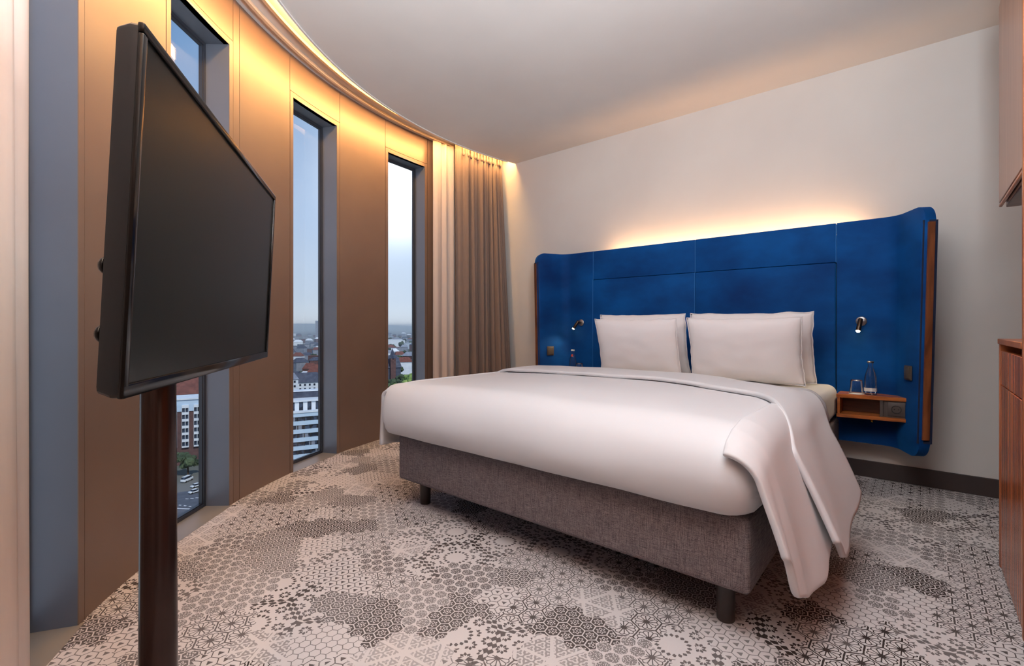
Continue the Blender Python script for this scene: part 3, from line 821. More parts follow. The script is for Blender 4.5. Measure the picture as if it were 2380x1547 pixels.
# hanging sides
A1 = math.radians(73)
def hang(x_top, z_tf, ys, outf, botf, nt=34, ny=90, frontlean=None, wr=.006, seed=0, roll=.11, sgn=1):
    rows = []
    for i in range(ny+1):
        v = i/ny; y = ys[0]+(ys[1]-ys[0])*v
        row = []
        zb = botf(y); ox = outf(y); z_top = z_tf(y)
        for j in range(nt+1):
            t = j/nt
            # starts on the top a little inboard, rolls over the edge, then falls
            if t < .3:
                a = t/.3*A1; x = x_top+sgn*roll*math.sin(a)*1.0; z = z_top-roll*(1-math.cos(a))
                yy = y
            else:
                k = (t-.3)/.7
                z1_ = z_top-roll*(1-math.cos(A1)); x = x_top+sgn*(roll*math.sin(A1)+ox*(k*1.15-.15*k*k)); z = z1_+(zb-z1_)*k
                yy = y
            f = sstep(.2, 1, t)
            x += sgn*wr*f*(math.sin(y*16+seed+t*1.5)*1.0+.6*math.sin(y*31+2*t+seed))
            if frontlean: yy = y+frontlean(y, t)
            row.append((x, yy, z))
        rows.append(row)
    bm = bmesh.new(); grid(bm, rows); return bm
bot_r = [(1.50, .42), (1.54, .33), (1.58, .215), (1.68, .182), (1.77, .188), (1.86, .225), (1.97, .27), (2.14, .33), (2.4, .50)]
out_r = [(1.50, .04), (1.62, .10), (1.8, .125), (1.92, .118), (2.05, .095), (2.14, .085), (2.4, .0)]
rs = dobj('side_drop', hang(-.462, lambda y: interpl([(1.53, .60), (1.56, .635), (1.62, .662), (1.72, .680), (2.5, .682)], y), (1.532, 2.14), lambda y: interpl(out_r, y), lambda y: interp(bot_r, y), frontlean=lambda y, t: -.0*t, seed=1, wr=.007), M['duvet'], smooth=True)
solid(rs, .022); md = rs.modifiers['solid']; md.offset = -1 if False else 0
sb = rs.modifiers.new('soft', 'SUBSURF'); sb.levels = 0; sb.render_levels = 1
ls = dobj('side_drop', hang(-2.262, lambda y: interpl([(1.58, .63), (1.62, .657), (1.8, .668)], y), (1.575, 2.9), lambda y: .018+.010*math.sin(y*5), lambda y: .315+.012*math.sin(y*9), sgn=-1, seed=4, wr=.006, roll=.045), M['duvet'], smooth=True)
solid(ls, .022)
# turned down head end of the duvet: a second layer over the top, falling at the right as a second tail
A2 = math.radians(72)
def fold_sheet():
    rows = []
    ny, nx = 30, 150
    x0 = -2.325
    Ltop = 1.945
    for i in range(ny+1):
        v = i/ny
        row = []
        for j in range(nx+1):
            t = j/nx; s = t*2.50    # arc length from the left edge
            yf = 2.52-.02*math.sin(t*7)-.22*sstep(1.15, 1.85, s)-.44*sstep(1.74, 2.08, s)      # front edge of the fold
            yh = 3.13-.25*sstep(1.3, 1.85, s)-.36*sstep(1.76, 2.15, s)
            # on the right side the fold sweeps forward as it falls
            fall = max(0, s-1.78)
            yf2 = yf; yh2 = yh
            y = yf2+(yh2-yf2)*v
            # section
            rr = .155
            if s < 1.84: x = x0+s; z = .693+.015*math.sin(PI*min(1, s/1.9))
            elif s < 1.84+rr*A2:
                a = (s-1.84)/rr; x = x0+1.84+rr*math.sin(a)*1.0; z = .694-rr*(1-math.cos(a))
            else:
                k = s-1.84-rr*A2; kk = k/(2.50-1.84-rr*A2); z2_ = .694-rr*(1-math.cos(A2))
                kb = interp([(0, .30), (.18, .215), (.35, .205), (.7, .25), (1, .29)], v)
                x = x0+1.84+rr*math.sin(A2)+.135*(kk*1.15-.15*kk*kk); z = z2_+(kb-z2_)*kk
            if s < .16: z -= .05*(1-s/.16)**2
            z -= .045*sstep(.55, 1, v)*(1-sstep(0, .2, fall))
            x += .006*sstep(0, .4, fall)*math.sin(v*9+t*6)
            z += .004*nzf(x, y, 0, 5, 2)
            row.append((x, y, z))
        rows.append(row)
    bm = bmesh.new(); grid(bm, rows); return bm
fs = dobj('turned_down_end', fold_sheet(), M['duvet'], smooth=True)
solid(fs, .020)
# pillows -----------------------------------------------------------
def pillow(cx, cy, zb, w, h, th, tilt, yawd, label, seed, roll=0):
    t = tag(empty('pillow', (cx, cy, zb)), label, 'pillow', 'white pillows against the headboard')
    bm = bmesh.new(); n, m = 44, 30
    from mathutils import noise
    def surf(side):
        rows = []
        for i in range(n+1):
            u = i/n*2-1; row = []
            for j in range(m+1):
                v = j/m*2-1
                # outline with slightly sucked-in edges and pointed corners
                px = u*w/2*(1-.045*(1-v*v)*abs(u)**3*0-.035*(1-abs(v)**2.2)*(abs(u)**6))
                pz = v*h/2*(1-.045*(1-abs(u)**2.2)*(abs(v)**6))
                inner = (max(0, 1-abs(u)**3.2)**.62)*(max(0, 1-abs(v)**3.2)**.62)
                d = th/2*inner
                d += inner**.5*.006*noise.noise(Vector((u*3+seed, v*3, side)))
                fl = .0
                zz = pz
                # slump: lower part bulges
                d *= 1+.20*(-v)*.5
                yy = side*d+.010*noise.noise(Vector((u*2.5+seed*2, v*2.5, 3)))*(1-inner)
                xx = px+.008*noise.noise(Vector((seed, v*4, 7)))*abs(u)**4
                zz += .008*noise.noise(Vector((u*4, seed, 5)))*abs(v)**4
                row.append((xx, yy, zz))
            rows.append(row)
        return rows
    grid(bm, surf(-1)); grid(bm, surf(1))
    bmesh.ops.remove_doubles(bm, verts=bm.verts, dist=.0004)
    Mx = Matrix.Rotation(math.radians(yawd), 4, 'Z') @ Matrix.Rotation(-math.radians(tilt), 4, 'X') @ Matrix.Rotation(math.radians(roll), 4, 'Y') @ Matrix.Translation((0, 0, h/2))
    bmesh.ops.transform(bm, matrix=Mx, verts=bm.verts)
    obj('pillowcase', bm, M['pillow'], t, smooth=True)
    # piped seam along the border
    pts = []
    def per(k):
        k %= 4; s = k-int(k)
        if k < 1: u, v = -1+2*s, 1
        elif k < 2: u, v = 1, 1-2*s
        elif k < 3: u, v = 1-2*s, -1
        else: u, v = -1, -1+2*s
        px = u*w/2*(1-.035*(1-abs(v)**2.2)*(abs(u)**6)); pz = v*h/2*(1-.045*(1-abs(u)**2.2)*(abs(v)**6))
        yy = .010*noise.noise(Vector((u*2.5+seed*2, v*2.5, 3)))
        return Mx @ Vector((px+.008*noise.noise(Vector((seed, v*4, 7)))*abs(u)**4, yy, pz+.008*noise.noise(Vector((u*4, seed, 5)))*abs(v)**4))
    N_ = 120; rad = .0035; bm = bmesh.new(); rings = []
    P_ = [per(4*i/N_) for i in range(N_)]
    for i in range(N_):
        tdir = (P_[(i+1) % N_]-P_[i-1]).normalized(); up = (Mx.to_3x3() @ Vector((0, 1, 0))).normalized(); sd = tdir.cross(up).normalized()
        rings.append([P_[i]+up*rad*math.cos(a)+sd*rad*math.sin(a) for a in [2*PI*k/6 for k in range(6)]])
    V = [[bm.verts.new(p) for p in r_] for r_ in rings]
    for i in range(N_):
        for j in range(6): bm.faces.new((V[i][j], V[(i+1) % N_][j], V[(i+1) % N_][(j+1) % 6], V[i][(j+1) % 6]))
    obj('seam', bm, M['pillow'], t, smooth=True)
    return t
pillow(-1.665, 3.60, .632, .71, .47, .13, -13, 0, 'white pillow behind the front pillow on the left half of the bed', 1)
pillow(-.890, 3.60, .632, .77, .47, .13, -13, 0, 'white pillow behind the front pillow on the right half of the bed', 2)
pillow(-1.638, 3.425, .628, .66, .44, .135, -14, 0, 'front white pillow on the left half of the bed', 3)
pillow(-.888, 3.425, .628, .70, .44, .135, -14, 0, 'front white pillow on the right half of the bed, nearest the wooden shelf', 4)

# ================================================================== television on its floor pole
TVC = Vector((-1.336, .453, 1.176)); tdir = Vector((-.8356, .5493, 0)).normalized()
tv = tag(empty('television', (0, 0, 0)), 'large black flat television turned off on a dark floor pole', 'television')
tv.location = (TVC.x, TVC.y, 0)
angz = math.atan2(-tdir.y, -tdir.x)           # local +x points to the near end
# local frame: +x along the screen towards the camera side, -y' = screen normal
nrmv = Vector((.5493, .8356, 0)).normalized()
Rm = Matrix(((-tdir.x, -nrmv.x, 0, 0), (-tdir.y, -nrmv.y, 0, 0), (0, 0, 1, 0), (0, 0, 0, 1)))
Tt = Matrix.Translation((0, 0, TVC.z)) @ Rm @ Matrix.Rotation(math.radians(2.7), 4, 'X')
def tobj(name, bm, m, mx=None, parent=None, **k):
    bmesh.ops.transform(bm, matrix=(mx or Tt), verts=bm.verts); return obj(name, bm, m, parent or tv, **k)
w2, h2 = .511, .287
# shell: wedge-edged back, y>0 is behind the screen
def tvshell():
    bm = bmesh.new(); rows = []
    def rect(wx, hz, y, c=.012):
        out = []
        for sx, sz in ((1, 1), (-1, 1), (-1, -1), (1, -1)):
            for k in range(4):
                a = PI/2*k/3
                ca, sa = (math.cos(a), math.sin(a))
                if (sx, sz) == (1, 1): px, pz = wx-c+c*ca, hz-c+c*sa
                elif (sx, sz) == (-1, 1): px, pz = -(wx-c)-c*sa, hz-c+c*ca
                elif (sx, sz) == (-1, -1): px, pz = -(wx-c)-c*ca, -(hz-c)-c*sa
                else: px, pz = wx-c+c*sa, -(hz-c)-c*ca
                out.append((px, y, pz))
        return out
    for wx, hz, y in ((w2, h2, 0), (w2, h2, .012), (w2-.006, h2-.006, .030), (w2-.07, h2-.06, .046), (w2-.16, h2-.10, .062)):
        rows.append(rect(wx, hz, y))
    V = [[bm.verts.new(p) for p in r_] for r_ in rows]
    m = len(V[0])
    for i in range(len(V)-1):
        for j in range(m): bm.faces.new((V[i][j], V[i+1][j], V[i+1][(j+1) % m], V[i][(j+1) % m]))
    bm.faces.new(V[0]); bm.faces.new(V[-1][::-1]); return bm
tobj('rear_housing', tvshell(), M['tv_black'], ang=25)
bz = .016
fb = bmesh.new()
for a in ((-w2, w2, h2-bz, h2), (-w2, w2, -h2, -h2+bz+.006), (-w2, -w2+bz, -h2+bz, h2-bz), (w2-bz, w2, -h2+bz, h2-bz)):
    box(fb, a[0], a[1], -.008, .002, a[2], a[3], .003, 2)
tobj('front_bezel', fb, M['tv_gloss'], ang=40)
tobj('screen', box(bmesh.new(), -w2+bz-.002, w2-bz+.002, -.0025, .001, -h2+bz+.004, h2-bz+.002), M['screen'])
for zk in (-.19, -.085): 
    bm = bmesh.new(); lathe(bm, [(0, 0), (.013, 0), (.013, .004), (.010, .008), (0, .009)], 16, (0, 0, 0), Matrix.Translation((w2-.026, .034, zk)) @ Matrix.Rotation(-PI/2, 4, 'X')); tobj('rear_knob', bm, M['tv_gloss'], smooth=True)
Tp = Rm
bm = box(bmesh.new(), -.10, .10, .062, .078, -.10, .10, .004, 2); box(bm, -.03, .03, .078, .115, -.05, .05, .004, 1)
tobj('wall_bracket', bm, M['grey_dark'], ang=40).name = 'mounting_bracket'
bm = bmesh.new(); lathe(bm, [(0, .012), (.0405, .012), (.0340, 1.32), (.030, 1.326), (0, 1.326)], 48, (0, .150, 0)); 
pl = tobj('pole', bm, M['pole'], Tp, ang=40)
bm = bmesh.new(); lathe(bm, [(0, 0), (.17, 0), (.17, .008), (.165, .012), (0, .012)], 56, (0, .150, 0)); tobj('foot_plate', bm, M['pole'], Tp, ang=40)

# ================================================================== cabinets at the right
FX = .25
cab = tag(empty('sideboard', (FX, 2.84, 0)), 'striped rosewood cabinet with a grip groove under its top, at the right edge', 'cabinet')
def cobj(p, name, x0, x1, y0, y1, z0, z1, m, bev=.002):
    o_ = p.location; return obj(name, box(bmesh.new(), x0-o_.x, x1-o_.x, y0-o_.y, y1-o_.y, z0, z1, bev, 1), M[m], p, ang=40)
cobj(cab, 'worktop', FX-.004, .80, 2.235, 2.842, .925, .947, 'edgewood')
cobj(cab, 'carcass', FX+.022, .80, 2.235, 2.836, .03, .880, 'shelfdark')
cobj(cab, 'carcass_top', FX+.06, .80, 2.235, 2.836, .880, .925, 'shelfdark')
cobj(cab, 'side_panel', FX, .80, 2.836-.016, 2.840, .0, .925, 'edgewood')
cobj(cab, 'drawer_front', FX+.002, FX+.022, 2.235, 2.822, .760, .898, 'zebra')
cobj(cab, 'door', FX+.002, FX+.022, 2.235, 2.822, .012, .756, 'zebra')
wc = tag(empty('wall_cabinet', (FX, 2.84, 1.495)), 'pale walnut wall cabinet hanging at the upper right edge above the rosewood cabinet', 'cabinet')
def wobj(name, x0, x1, y0, y1, z0, z1, m, bev=.002):
    o_ = wc.location; return obj(name, box(bmesh.new(), x0-o_.x, x1-o_.x, y0-o_.y, y1-o_.y, z0-o_.z, z1-o_.z, bev, 1), M[m], wc, ang=40)
wobj('carcass', FX+.02, .80, 2.235, 2.838, 1.497, 2.34, 'plainwood')
wobj('door', FX, FX+.019, 2.245, 2.840, 1.512, 2.335, 'plainwood')
wobj('grip_rail', FX, FX+.010, 2.245, 2.840, 1.495, 1.507, 'edgewood')
wobj('bottom_panel', FX+.020, .79, 2.245, 2.830, 1.490, 1.497, 'shelfdark')
wd = tag(empty('wardrobe', (FX, 2.2, 0)), 'tall wooden wardrobe side, an orange brown strip at the right edge of the view', 'wardrobe')
def dobj2(name, x0, x1, y0, y1, z0, z1, m): 
    o_ = wd.location; return obj(name, box(bmesh.new(), x0-o_.x, x1-o_.x, y0-o_.y, y1-o_.y, z0, z1, .002, 1), M[m], wd, ang=40)
dobj2('side_panel', FX-.002, .85, 2.205, 2.230, 0, 2.72, 'edgewood')
dobj2('carcass', FX+.02, .85, .55, 2.203, .0, 2.72, 'shelfdark')
for i in range(3): dobj2('door', FX, FX+.019, .55+i*.551, .55+i*.551+.548, .04, 2.70, 'zebra')

# ================================================================== the city outside, 65 m below
GZ = -65.0
def site(b, d):
    """b: bearing as tan of the angle from the room's long diagonal, d: distance along it"""
    return Vector((d*(-math.sin(YAW)+b*math.cos(YAW)), d*(math.cos(YAW)+b*math.sin(YAW)), 0))
M['ground'] = vary(mat('city_ground', rough=.95), lin(70, 84, 70), lin(118, 116, 112), .012, 8, lo=.4, hi=.6)
M['asphalt'] = vary(mat('asphalt', rough=.9), lin(78, 82, 92), lin(92, 96, 106), .3, 4)
M['road_white'] = mat('road_paint', lin(225, 225, 228), .8)
M['brick'] = vary(mat('dark_red_brick', rough=.9), lin(84, 62, 62), lin(104, 76, 74), .5, 5)
M['roofred'] = vary(mat('red_roof', rough=.85), lin(98, 58, 52), lin(122, 74, 64), .4, 5)
M['roofdark'] = vary(mat('slate_roof', rough=.8), lin(58, 64, 82), lin(80, 86, 102), .4, 5)
M['renderw'] = vary(mat('pale_render', rough=.85), lin(206, 214, 224), lin(222, 228, 234), .2, 3)
M['renderg'] = vary(mat('grey_render', rough=.85), lin(120, 126, 140), lin(142, 148, 160), .2, 3)
M['winglass'] = vary(mat('far_window_glass', rough=.2), lin(24, 30, 44), lin(60, 72, 92), .6, 2, lo=.45, hi=.55)
M['bandblue'] = vary(mat('pale_blue_cladding', rough=.5), lin(176, 200, 222), lin(196, 214, 232), .1, 2)
M['leaf_a'] = vary(mat('tree_leaves', rough=.9), lin(64, 96, 40), lin(150, 172, 96), .6, 6, bump=.6, bscale=1.2, bdist=.4)
M['leaf_b'] = vary(mat('dark_tree_leaves', rough=.9), lin(36, 50, 36), lin(82, 98, 66), .6, 6, bump=.6, bscale=1.2, bdist=.4)
M['bark'] = mat('bark', lin(70, 55, 42), .9)
M['carpaint'] = mat('white_car_paint', lin(225, 230, 235), .3)
M['hill'] = vary(mat('wooded_hills', rough=1), lin(70, 84, 70), lin(96, 106, 92), .002, 5)
bm = bmesh.new()
NR, NA = 26, 40
rows = []
for i in range(NR+1):
    d = 40*(14000/40)**(i/NR); row = []
    for j in range(NA+1):
        b = -1.5+2.3*j/NA; p = site(b, d)
        z = GZ
        row.append((p.x, p.y, z))
    rows.append(row)
grid(bm, rows); gr = obj('ground_outside', bm, M['ground']); tag(gr, kind='structure')
rows = []
for j in range(121):
    b = -1.5+2.3*j/120; row = []
    for (d, h) in ((6500, 0), (8200, .7), (9500, 1), (12000, .8)):
        p = site(b, d); hh = 85+55*nzf(b*3, 0, 0, 1.3, 5)+18*nzf(b*12, 0, 0, 1.0, 2)
        row.append((p.x, p.y, GZ+h*hh))
    rows.append(row)
bm = bmesh.new(); grid(bm, rows); hl = obj('hills', bm, M['hill'], smooth=True); tag(hl, kind='structure')
face = lambda p: math.atan2(p.y, p.x)+PI/2          # local -y looks at the tower
def building(name, b, d, turn=0):
    p = site(b, d); t = empty(name, (p.x, p.y, GZ), math.atan2(p.y, p.x)-PI/2+turn); return t
def bb3(bm, x0, x1, y0, y1, z0, z1): return box(bm, x0, x1, y0, y1, z0, z1)
shared = {}
def meshbox(key, dims, m):
    if key not in shared:
        bm = box(bmesh.new(), *dims); bmesh.ops.recalc_face_normals(bm, faces=bm.faces); me = bpy.data.meshes.new(key); bm.to_mesh(me); bm.free(); me.materials.append(m); shared[key] = me
    return shared[key]
def inst(name, me, parent, loc):
    o = bpy.data.objects.new(name, me); COL.objects.link(o); o.parent = parent; o.location = loc; return o
# white banded office block (middle window)
t = tag(building('office_block', -.440, 190, .06), 'nearest office block with pale blue bands between rows of windows, below the middle window', 'building')
HB_ = 31.5
obj('core', bb3(bmesh.new(), -17, 17, .35, 14, 0, HB_), M['winglass'], t)
for k in range(9):
    z = HB_-1.6-3.3*k
    inst('facade_band', meshbox('band', (-17.2, 17.2, -.15, .5, 0, 1.6), M['bandblue']), t, (0, 0, z))
    for i in range(14):
        if (i*7+k*3) % 5 == 0: inst('blind', meshbox('blind', (-1.05, 1.05, .22, .34, 0, 1.6), M['renderg']), t, (-16+2.4*i+.6, 0, z-1.65))
        inst('mullion', meshbox('mull', (-.14, .14, .05, .36, 0, 1.7), M['joint']), t, (-17+2.4*(i+.5), 0, z-1.7))
obj('roof_slab', bb3(bmesh.new(), -17.6, 17.6, -.5, 14.5, HB_, HB_+.5), M['renderw'], t)
ph = obj('penthouse', bb3(bmesh.new(), -15, 15, 3, 13, HB_+.5, HB_+4), M['winglass'], t)
obj('penthouse_roof', bb3(bmesh.new(), -15.5, 15.5, 2.2, 13.5, HB_+4, HB_+4.7), M['renderw'], t)
for i in range(10): inst('penthouse_wall', meshbox('pw', (-.8, .8, 2.75, 3, 0, 3.5), M['renderw']), t, (-14+3.1*i, 0, HB_+.5))
obj('plant_room', bb3(bmesh.new(), -12, 12, 9, 13.4, HB_+4.7, HB_+7.3), M['roofdark'], t)
obj('plant_room_edge', bb3(bmesh.new(), -12.3, 12.3, 8.7, 13.6, HB_+7.3, HB_+7.7), M['renderw'], t)
# hipped houses generic
def house(b, d, w, dp_, h, rh, wall, roof, turn, name='house', flat=False, wins=0):
    t = building(name, b, d, turn)
    obj('walls', bb3(bmesh.new(), -w/2, w/2, 0, dp_, 0, h), M[wall], t)
    bm = bmesh.new()
    if flat: bb3(bm, -w/2-.3, w/2+.3, -.3, dp_+.3, h, h+.8)
    else:
        o_ = .6; vs = [bm.verts.new(p) for p in ((-w/2-o_, -o_, h), (w/2+o_, -o_, h), (w/2+o_, dp_+o_, h), (-w/2-o_, dp_+o_, h), (-w/2+w*.22, dp_/2, h+rh), (w/2-w*.22, dp_/2, h+rh))]
        for f in ((0, 1, 5, 4), (1, 2, 5), (2, 3, 4, 5), (3, 0, 4), (3, 2, 1, 0)): bm.faces.new([vs[i] for i in f])
    obj('roof', bm, M[roof], t)
    if wins:
        nx_ = int(w/3.2); nzz = int(h/3.1)
        for i in range(nx_):
            for k in range(min(nzz, wins)): inst('window', meshbox('hw', (-.65, .65, -.12, .1, 0, 1.5), M['winglass']), t, (-w/2+w*(i+.5)/nx_, 0, h-2.4-3.1*k))
    return t
tag(house(-.428, 355, 26, 12, 24, 7, 'renderw', 'roofdark', .08, wins=3), 'dark roofed house with a row of white walled windows behind the office block', 'building')
tag(house(-.462, 330, 9, 12, 29, 4, 'renderw', 'renderg', .1, wins=3), 'narrow white house left of the dark roofed house, middle window', 'building')
tag(house(-.405, 430, 22, 14, 21, 10, 'brick', 'roofred', -.1, wins=2), 'reddish house with a steep roof beyond the dark roofed house, middle window', 'building')
tag(house(-.435, 275, 34, 10, 17, 0, 'renderg', 'renderw', .03, flat=True, wins=2), 'long low grey block with a pale flat roof just behind the office block', 'building')
tag(house(-.403, 2300, 36, 24, 90, 0, 'renderg', 'renderg', 0, name='tower_block', flat=True), 'lone hazy tower block on the skyline in the middle window', 'building')
# church-like dark block and white hall (right window)
t = building('church', -.250, 560, .3); tag(t, 'dark church with a pointed tower at the left of the right window', 'building')
obj('nave', bb3(bmesh.new(), -8, 10, 0, 14, 0, 17), M['roofdark'], t)
bm = bmesh.new(); vs = [bm.verts.new(p) for p in ((-9, -1, 17), (11, -1, 17), (11, 15, 17), (-9, 15, 17), (-8, 7, 27), (10, 7, 27))]
for f in ((0, 1, 5, 4), (1, 2, 5), (2, 3, 4, 5), (3, 0, 4), (3, 2, 1, 0)): bm.faces.new([vs[i] for i in f])
obj('roof', bm, M['roofdark'], t)
obj('tower', bb3(bmesh.new(), -3, 3, -3, 3, 0, 28), M['brick'], t)
obj('spire', lathe(bmesh.new(), [(4.4, 28), (0, 40)], 4), M['roofdark'], t)
tag(house(-.253, 1500, 70, 30, 22, 0, 'renderw', 'renderw', 0, name='hall', flat=True), 'long white hall in the hazy distance of the right window', 'building')
# the rest of the town
rnd = random.Random(21)
TAKEN = [(site(b, d), w) for b, d, w in ((-.440, 190, 34), (-.428, 355, 26), (-.462, 330, 12), (-.405, 430, 22), (-.435, 275, 34), (-.403, 2300, 40), (-.250, 560, 24), (-.253, 1500, 76))]
for rng, lab, grp in (((-.475, -.385), 'small hazy house of the distant town in the middle window', 'distant town houses in the middle window'),
                      ((-.272, -.195), 'small hazy house of the distant town in the right window', 'distant town houses in the right window')):
    for i in range(46):
        k = i/45; d = 390*(9.0)**k*rnd.uniform(.93, 1.07); b = rng[0]+(rng[1]-rng[0])*((i*.618) % 1)
        if rng[0] > -.3 and d < 640: d += 260
        w = rnd.uniform(13, 22)*(1+k*.5)
        pp = site(b, d)
        if any((pp-q).length < (w+ww)*.62+6 for q, ww in TAKEN): continue
        TAKEN.append((pp, w))
        wl = rnd.choice(['renderw', 'renderg', 'renderg', 'brick']); rf_ = rnd.choice(['roofdark', 'roofdark', 'roofred', 'renderw', 'renderg']); fl_ = rnd.random() < .3
        h = house(b, d, w, rnd.uniform(10, 15), rnd.uniform(9, 19), rnd.uniform(4, 7), wl, rf_, rnd.uniform(-.7, .7), flat=fl_)
        far_ = 'nearer' if d < 900 else ('hazy' if d < 2000 else 'very distant hazy')
        cn = {'renderw': 'white', 'renderg': 'grey', 'brick': 'reddish', 'roofdark': 'dark', 'roofred': 'red'}
        tag(h, '%s %s town house with %s%s roof seen through the %s window' % (far_, cn[wl], 'flat ' if fl_ else '', cn[rf_].replace('reddish', 'red'), 'middle' if rng[0] < -.3 else 'right'), 'house', grp)
# trees
crown_cache = {}
def crown(seed, m):
    k = (seed, m)
    if k in crown_cache: return crown_cache[k]
    bm = bmesh.new(); rr = random.Random(seed)
    for q in range(11):
        c = Vector((rr.uniform(-1, 1)*.62, rr.uniform(-1, 1)*.62, rr.uniform(-.35, .75))); s = rr.uniform(.32, .52)
        r_ = bmesh.ops.create_icosphere(bm, subdivisions=3, radius=s)
        for v in r_['verts']:
            v.co *= 1+.38*nzf(v.co.x, v.co.y, v.co.z, 6, q*3+seed)
            v.co += c
    me = bpy.data.meshes.new('crown'); bm.to_mesh(me); bm.free(); me.materials.append(M[m]); crown_cache[k] = me; return me
def tree(b, d, r, h, m, seed, lab, grp=None):
    p = site(b, d)
    if d > 440 and any((p-q).length < ww*.62+r+2 for q, ww in TAKEN): return
    TAKEN.append((p, r*1.2))
    t = tag(empty('tree', (p.x, p.y, GZ)), lab, 'tree', grp)
    c = bpy.data.objects.new('crown', crown(seed % 4, m)); COL.objects.link(c); c.parent = t; c.location = (0, 0, h-r*.9); c.scale = (r, r, r*.95); c.rotation_euler = (0, 0, seed)
    if 'trunk' not in shared:
        bm = lathe(bmesh.new(), [(.5, 0), (.35, .6), (.25, 1)], 8); me = bpy.data.meshes.new('trunk'); bm.to_mesh(me); bm.free(); me.materials.append(M['bark']); shared['trunk'] = me
    k = inst('trunk', shared['trunk'], t, (0, 0, 0)); k.scale = (1, 1, h-r)
for i, (b, d, r, h) in enumerate(((-.212, 425, 9, 22), (-.234, 400, 7, 17), (-.246, 372, 6, 11), (-.205, 385, 7, 15), (-.190, 425, 7, 19), (-.226, 352, 6, 10))):
    tree(b, d, r, h, 'leaf_a', i, 'bright green tree just above the duvet in the right window', 'green trees in the right window')
for i in range(34):
    d = 470*(5.0)**(i/33); b = -.275+.085*((i*.618+.3) % 1)
    tree(b, d, rnd.uniform(6, 10), rnd.uniform(12, 19), 'leaf_b', i, 'small dark tree between the distant houses of the right window', 'distant trees in the right window')
for i in range(16):
    d = 300*(6.0)**(i/15); b = -.475+.09*((i*.618+.1) % 1)
    tree(b, d, rnd.uniform(5, 8), rnd.uniform(9, 15), 'leaf_b', i, 'small dark tree between the distant houses of the middle window', 'distant trees in the middle window')
for i, (b, d) in enumerate(((-.462, 177), (-.424, 171))):
    tree(b, d, 4.0, 8.5, 'leaf_a', i, 'street tree at the foot of the banded office block', 'street trees by the office block')
# left window: brick hotel-like block with white bays, red roof behind, street with vehicles
t = tag(building('brick_building', -.672, 228, -.12), 'dark brick building with columns of white framed bay windows, seen below the television', 'building')
obj('walls', bb3(bmesh.new(), -18, 15, 0, 13, 0, 25.5), M['brick'], t)
obj('upper_storey', bb3(bmesh.new(), -18.3, 15.3, -.4, 13, 25.5, 31), M['bandblue'], t)
obj('roof', bb3(bmesh.new(), -18.8, 15.8, -1, 13.6, 31, 31.7), M['renderw'], t)
for cx_ in (-16.2, -11.5, -6.8, -2.05, 2.7, 7.4, 12.1):
    bay = obj('bay', bb3(bmesh.new(), cx_-1.4, cx_+1.4, -1.1, 0, 8.5, 28.5), M['renderw'], t)
    bay['label'] = 'white bay window column'
    for k in range(6):
        for dx_ in (-.68, .68):
            o = inst('window', meshbox('bw', (-.55, .55, -1.2, -1.05, 0, 1.9), M['winglass']), bay, (cx_+dx_, 0, 9.3+3.2*k))
tag(house(-.66, 275, 46, 16, 27, 9, 'brick', 'roofred', -.1, wins=2), 'broad red roofed building right behind the white bay windows', 'building')
tag(house(-.655, 350, 40, 16, 22, 6, 'renderg', 'roofred', .1), 'farther red roof under the lower edge of the television', 'building')
rd = empty('street', (0, 0, 0)); tag(rd, kind='structure'); rd.name = 'street_outside'
p = site(-.69, 172); rd.location = (p.x, p.y, GZ); rd.rotation_euler = (0, 0, math.atan2(p.y, p.x)-PI/2)
obj('road_surface', bb3(bmesh.new(), -60, 60, -22, 22, 0, .05), M['asphalt'], rd)
def stroke(pts, w):
    bm = bmesh.new(); rows = []
    for i, q in enumerate(pts):
        a = pts[max(0, i-1)]; b = pts[min(len(pts)-1, i+1)]; tx, ty = b[0]-a[0], b[1]-a[1]; l_ = math.hypot(tx, ty)
        rows.append([(q[0]-ty/l_*w/2, q[1]+tx/l_*w/2, .07), (q[0]+ty/l_*w/2, q[1]-tx/l_*w/2, .07)])
    grid(bm, rows); return obj('lane_line', bm, M['road_white'], rd)
stroke([(-8+i, 10-1.4*i+.03*i*i) for i in range(17)], .7)
stroke([(-9+3.5*math.cos(a/10), -1+4*math.sin(a/10)) for a in range(-14, 16)], .6)
for i in range(7): stroke([(-4+i*1.5, 9-1.7*i), (-3.3+i*1.5, 8.2-1.7*i)], .5)
for i in range(6): stroke([(-9+.9*i, -14+.3*i), (-1+.9*i, -21+.3*i)], .8)
for i in range(5): stroke([(1+1.6*i, 12-.5*i), (2+1.6*i, 11.2-.5*i)], .45)
